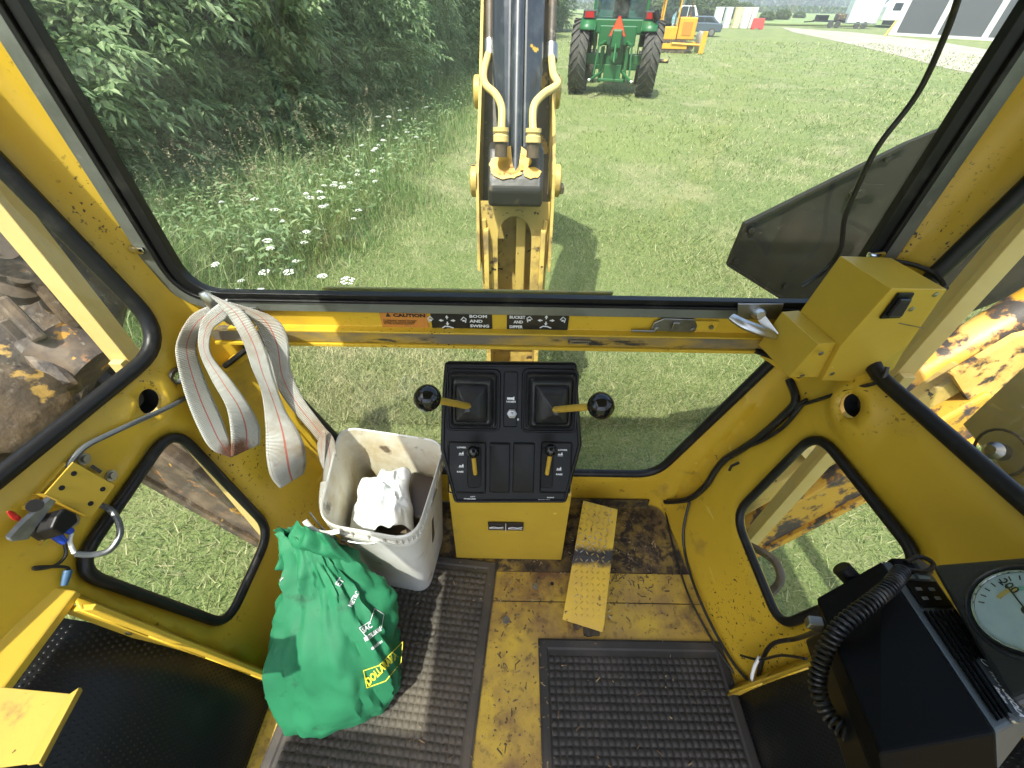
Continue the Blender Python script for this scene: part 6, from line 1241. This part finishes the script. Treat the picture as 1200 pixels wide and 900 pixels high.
TREES = [(-7.4, 6.2, 0, 1.0, 0), (-6.0, 9.6, 0, 1.0, 2), (-9.3, 10.6, 1, 1.1, 1), (-4.9, 13.6, 1, 1.0, 4), (-7.6, 14.5, 2, 1.05, 3), (-4.5, 18.2, 2, 1.0, 1), (-7.5, 19.5, 0, 1.2, 5), (-3.7, 23, 0, 1.0, 2.5), (-6.5, 25, 1, 1.2, 2), (-3.2, 29, 2, 1.1, 0), (-5.8, 32, 0, 1.3, 1), (-2.6, 36, 1, 1.2, 3), (-1.4, 45, 0, 1.4, 2), (-11, 15, 0, 1.3, 4), (-11.5, 5.5, 1, 1.2, 2), (-10.5, 21, 2, 1.3, 1), (1.5, 56, 1, 1.5, 5), (-4, 50, 2, 1.6, 3), (-10, 1.5, 0, 1.1, 3)]
LAB = {0: 'nearest broad leaved tree of the wood with branches reaching the weeds', 1: 'second broad leaved tree of the wood, its leaves over the tall weeds', 5: 'narrow leaved tree of the wood close to the left side of the boom', 16: 'last tree of the wood beyond the tractor'}
LB2 = ['', '', 'in the second row behind the nearest tree, a', 'in the front row beyond the brown bare trunk, a', 'in the second row behind the brown bare trunk, a', '', 'in the second row left of the grey bare trunk, a', 'in the front row just beyond the grey bare trunk, a', 'in the second row beyond the two bare trunks, a', 'in the front row level with the tractor top, a', 'in the second row level with the tractor top, a', 'in the front row well beyond the tractor, a', 'in the front row at the wood\'s far corner, a', 'in the back row behind the seed heads, a', 'at the wood\'s near end beside the left post, a', 'in the back row left of the boom hoses, a', '', 'in the back row at the wood\'s far corner, a', 'outermost at the near left end of the wood, a']
for i, (x, y, k, sc, rz) in enumerate(TREES): tree(x, y, k, sc, rz, LAB.get(i, LB2[i] + [' broad leaved green tree', ' broad leaved tree with paler crown', ' narrow leaved grey green tree'][k]))
for i, (x, y, r0) in enumerate(((-3.9, 17.0, .16), (-3.5, 20.5, .13), (-6.1, 11.6, .15))):
    b = MB(); P = smoothpath([V((x, y, GZ - .1)), V((x + .1, y, 0)), V((x - .1, y + .1, 1.6)), V((x + .3, y, 4))], 5); b.tube(P, [r0 * (1 - .5 * j / 15) for j in range(len(P))], 10); o = thing('bare_tree', ['bare grey tree trunk rising from the weeds just left of the boom', 'thinner bare trunk behind the grey one left of the boom', 'brown bare trunk among the leaves at the upper left'][i], 'tree', (x, y, GZ)); b.build('trunk', M['bark'], o, smooth=True)
# undergrowth of the wood: one uncountable mass
n = 95000; yy = 1 / rng.uniform(1 / 44, 1 / 3.0, n); off_ = 2.5 + 6.0 * rng.random(n) ** 1.4; xx = edge_v(yy) - off_; zz = GZ + rng.random(n) ** .9 * np.minimum(.3 + (off_ - 2.3) * .85, 3.0) * (.75 + .35 * np.sin(yy * 1.7) * np.sin(yy * .6 + off_))
D = unit(rng.normal(size=(n, 3)) + np.array([.4, -.4, 0])); U = unit(rng.normal(size=(n, 3)) * .5 + np.array([0, 0, 1.]))
o = bpy.data.objects.new('undergrowth', leafmesh('undergrowth', np.stack([xx, yy, zz], 1), D, U, rng.uniform(.07, .15, n) * (1 + yy / 40), rng.uniform(.03, .07, n) * (1 + yy / 40), M['maple'])); COL.objects.link(o); tag(o, 'leafy undergrowth between the tree trunks on the left', 'undergrowth', kind='stuff')
# tall weeds and grass on the edge of the wood
def weeds(n, y0, y1, band, h0, h1, w, m, pw=1.0):
    yy = 1 / rng.uniform(1 / y1, 1 / y0, n); o_ = rng.random(n) ** pw * band; xx = edge_v(yy) - o_ + .25 * np.sin(yy * 1.3) + .12 * np.sin(yy * 4.1) + np.abs(rng.normal(size=n)) * .30
    h = (h0 + (h1 - h0) * rng.random(n)) * np.clip(.22 + o_ / 1.5, .22, 1.0) * (.8 + .3 * np.sin(xx * 3.1) * np.sin(yy * 2.2)); return xx, yy, h, w * rng.uniform(.6, 1.5, n) * (1 + yy / 14)
P_ = [weeds(90000, 1.6, 45, 4.3, .25, .85, .006, None), weeds(9000, 1.6, 45, 4.2, .7, 1.15, .006, None)]
x_, y_, h_, w_ = map(np.concatenate, zip(*P_))
xl = rng.uniform(-8, -3.0, 16000); yl = rng.uniform(-2, 3.2, 16000); x_ = np.concatenate([x_, xl]); y_ = np.concatenate([y_, yl]); h_ = np.concatenate([h_, rng.uniform(.2, .7, 16000)]); w_ = np.concatenate([w_, rng.uniform(.004, .010, 16000)])
tag(blades('tall_grass', x_, y_, h_, w_, rng.uniform(.15, .9, len(x_)), M['weed'], two=True), 'tall unmown grass along the edge of the wood', 'tall grass', kind='stuff')
n = 7000; yy = 1 / rng.uniform(1 / 40, 1 / 4.0, n); xx = edge_v(yy) - rng.uniform(.1, 3.5, n); zz = GZ + rng.uniform(.05, .6, n); D = unit(rng.normal(size=(n, 3)) * [1, 1, .4] + np.array([0, 0, .4])); U = unit(rng.normal(size=(n, 3)) * .4 + np.array([0, 0, 1.]))
o = bpy.data.objects.new('broadleaf_weeds', leafmesh('broadleaf_weeds', np.stack([xx, yy, zz], 1), D, U, rng.uniform(.05, .14, n), rng.uniform(.02, .05, n), M['maple'])); COL.objects.link(o); tag(o, 'low broad leaved weeds growing through the tall grass', 'weeds', kind='stuff')
# straw coloured seed heads
n = 420; yy = 1 / rng.uniform(1 / 30, 1 / 4.0, n); xx = edge_v(yy) - rng.uniform(.4, 3.2, n); hh = rng.uniform(.8, 1.25, n); C = np.repeat(np.stack([xx, yy, GZ + hh], 1), 14, 0); C[:, 2] -= rng.uniform(0, .16, len(C)); C[:, :2] += rng.normal(size=(len(C), 2)) * .010
D = unit(rng.normal(size=C.shape) * [1, 1, .3] + np.array([0, 0, 1.])); o = bpy.data.objects.new('seed_heads', leafmesh('seed_heads', C, D, unit(rng.normal(size=C.shape)), rng.uniform(.02, .045, len(C)), rng.uniform(.005, .010, len(C)), leafmat('dry_seed_heads', (.30, .27, .15), (.42, .38, .24), (.34, .28, .18), .3))); COL.objects.link(o); tag(o, 'dry straw coloured seed heads above the tall grass', 'seed heads', kind='stuff')
tag(blades('seed_stalks', xx, yy, hh, np.full(n, .006), rng.uniform(.0, .05, n), M['weed'], two=True), 'thin stalks carrying the dry seed heads', 'stalks', kind='stuff')
# white flat topped wildflowers
M['petal'] = mat('white_petals', (.80, .82, .76), .7, trans=.25); M['stem'] = mat('green_stem', (.12, .20, .06), .6)
def flower(name, seed, R0):
    r = random.Random(seed); t = thing(name, 'white flat topped wildflower on a thin green stem among the tall weeds', 'wildflower', (0, 0, 0), 'white wildflowers along the weeds')
    st = MB().tube([V((0, 0, 0)), V((.01, .01, .35)), V((0, .02, .68))], [.0035, .003, .0025], 5)
    for k in range(9): a = k * .7; st.tube([V((0, .02, .66)), V((R0 * .75 * math.cos(a), .02 + R0 * .75 * math.sin(a), .695))], .0012, 3)
    st.build('stem', M['stem'], t, local=True, fix=False)
    b = MB()
    for k in range(46):
        a = r.uniform(0, 6.28); q = R0 * math.sqrt(r.random()); c = V((q * math.cos(a), .02 + q * math.sin(a), .70 + .012 * (1 - (q / R0) ** 2) + r.uniform(-.003, .003))); s = r.uniform(.004, .009); b.prism([c + V((s * math.cos(j * 1.257), s * math.sin(j * 1.257), 0)) for j in range(5)], (0, 0, .003))
    b.build('flower_head', M['petal'], t, local=True, fix=False); return t
fl0 = [flower('wildflower', 1, .052), flower('wildflower', 2, .040)]
px_f = [(286, 290), (290, 304), (301, 322), (309, 323), (324, 313), (279, 297), (342, 300), (352, 285), (367, 272), (360, 318), (400, 303), (372, 205), (382, 208), (365, 218), (390, 222), (379, 232), (397, 216), (409, 226), (393, 240), (376, 236), (442, 118), (452, 134), (447, 134), (471, 143), (478, 150), (462, 145), (440, 152), (494, 137), (474, 128), (447, 162), (488, 165), (492, 172), (483, 176), (508, 178), (467, 190), (478, 186), (455, 202), (462, 200), (488, 200), (471, 225), (430, 240), (452, 247), (400, 254), (408, 218), (431, 239), (395, 135), (383, 131), (377, 138), (415, 250), (340, 322), (318, 300), (545, 125), (548, 128), (527, 165), (533, 160), (500, 210), (405, 205), (388, 200), (355, 235), (330, 270)]
for i, (px, py) in enumerate(px_f):
    k = i % 2; hh = random.uniform(.75, 1.05); dz = GZ + .71 * hh if py > 180 else GZ + .71 * (hh + .1)
    c = atZ(px, py, dz); lim = edge(c.y) + .12
    c.x += random.uniform(-.12, .12); c.y += random.uniform(-.3, .3)
    if c.x > lim and py < 250: c.x = lim - random.uniform(0, 1.1)
    o = fl0[k] if i < 2 else dup(fl0[k]); s = hh * random.uniform(.9, 1.1); o.location = (c.x, c.y, GZ); o.rotation_euler = (random.uniform(-.12, .12), random.uniform(-.12, .12), random.uniform(0, 6)); s *= random.uniform(.6, 1.0); o.scale = (s, s, hh if py > 180 else hh + .1)
# shrubs of the far field edge
sh = leafmesh('shrub', *(lambda r: (lambda d: (d * r.uniform(.6, 1, (2600, 1)) * [1, 1, .8] + [0, 0, .8], unit(d + r.normal(size=(2600, 3)) * .4), unit(d + np.array([0, 0, .6])), r.uniform(.12, .3, 2600), r.uniform(.06, .14, 2600)))(unit(r.normal(size=(2600, 3)))))(np.random.default_rng(8)), M['shrubm'])
SH = [(846, 24, 2.4, 'round pale bush behind the far row of boxes'), (868, 22, 2.0, 'bush behind the cream box of the far row'), (897, 26, 1.1, 'low bush left of the drive at the field edge'), (915, 25, 1.3, 'widest low bush at the field edge beside the drive'), (935, 23, 1.0, 'small bush at the field edge nearest the trailers'), (826, 26, 2.6, 'tall bush behind the grey car'), (792, 27, 2.8, 'dark bush behind the white van'), (765, 24, 3.2, 'dark bush right behind the tractor cab')]
for px, py, s, lab in SH:
    c = atG(px, py); t = thing('bush', lab, 'bush', (c.x, c.y, GZ), 'bushes at the far field edge'); o = bpy.data.objects.new('foliage', sh); COL.objects.link(o); o.parent = t; t.scale = (s * 1.3, s, s * .8); t.rotation_euler.z = px; MB().tube([V((0, 0, 0)), V((.1, 0, .9))], .06, 6).build('stem', M['bark'], t, local=True)
n = 26000; xx = rng.uniform(-120, 620, n); yy = rng.uniform(345, 380, n); env = 9 + 4 * np.sin(xx * .05) + 3 * np.sin(xx * .17 + 1) + 2 * np.sin(xx * .41); zz = GZ + rng.random(n) * env
o = bpy.data.objects.new('far_wood', leafmesh('far_wood', np.stack([xx, yy, zz], 1), unit(rng.normal(size=(n, 3))), unit(rng.normal(size=(n, 3))), rng.uniform(1.5, 3.5, n), rng.uniform(1, 2.5, n), leafmat('far_foliage', (.05, .09, .05), (.08, .13, .07), (.11, .16, .09), .2))); COL.objects.link(o); tag(o, 'long line of distant trees beyond the water', 'distant wood', kind='stuff')
n = 9000; xx = rng.uniform(10, 260, n); yy = rng.uniform(192, 204, n); zz = GZ + rng.random(n) * 1.6
o = bpy.data.objects.new('reeds', leafmesh('reeds', np.stack([xx, yy, zz], 1), unit(rng.normal(size=(n, 3)) + np.array([0, 0, 1.2])), unit(rng.normal(size=(n, 3))), rng.uniform(.6, 1.4, n), rng.uniform(.4, .9, n), M['shrubm'])); COL.objects.link(o); tag(o, 'dark green growth along the near shore of the water', 'shore growth', kind='stuff')
# ================================================================== SUMMER HAZE: thin even air round the whole place
hz = MB().box((60, 190, 11.4), (1400, 500, 27.2)).build('haze', None, None)
m = bpy.data.materials.new('haze_air'); m.use_nodes = True; N_ = m.node_tree; N_.nodes.remove(N_.nodes['Principled BSDF']); pv = N_.nodes.new('ShaderNodeVolumePrincipled'); pv.inputs['Density'].default_value = .0013; pv.inputs['Color'].default_value = (.85, .92, 1, 1)
N_.links.new(pv.outputs[0], N_.nodes['Material Output'].inputs['Volume']); hz.data.materials.append(m); tag(hz, kind='stuff')
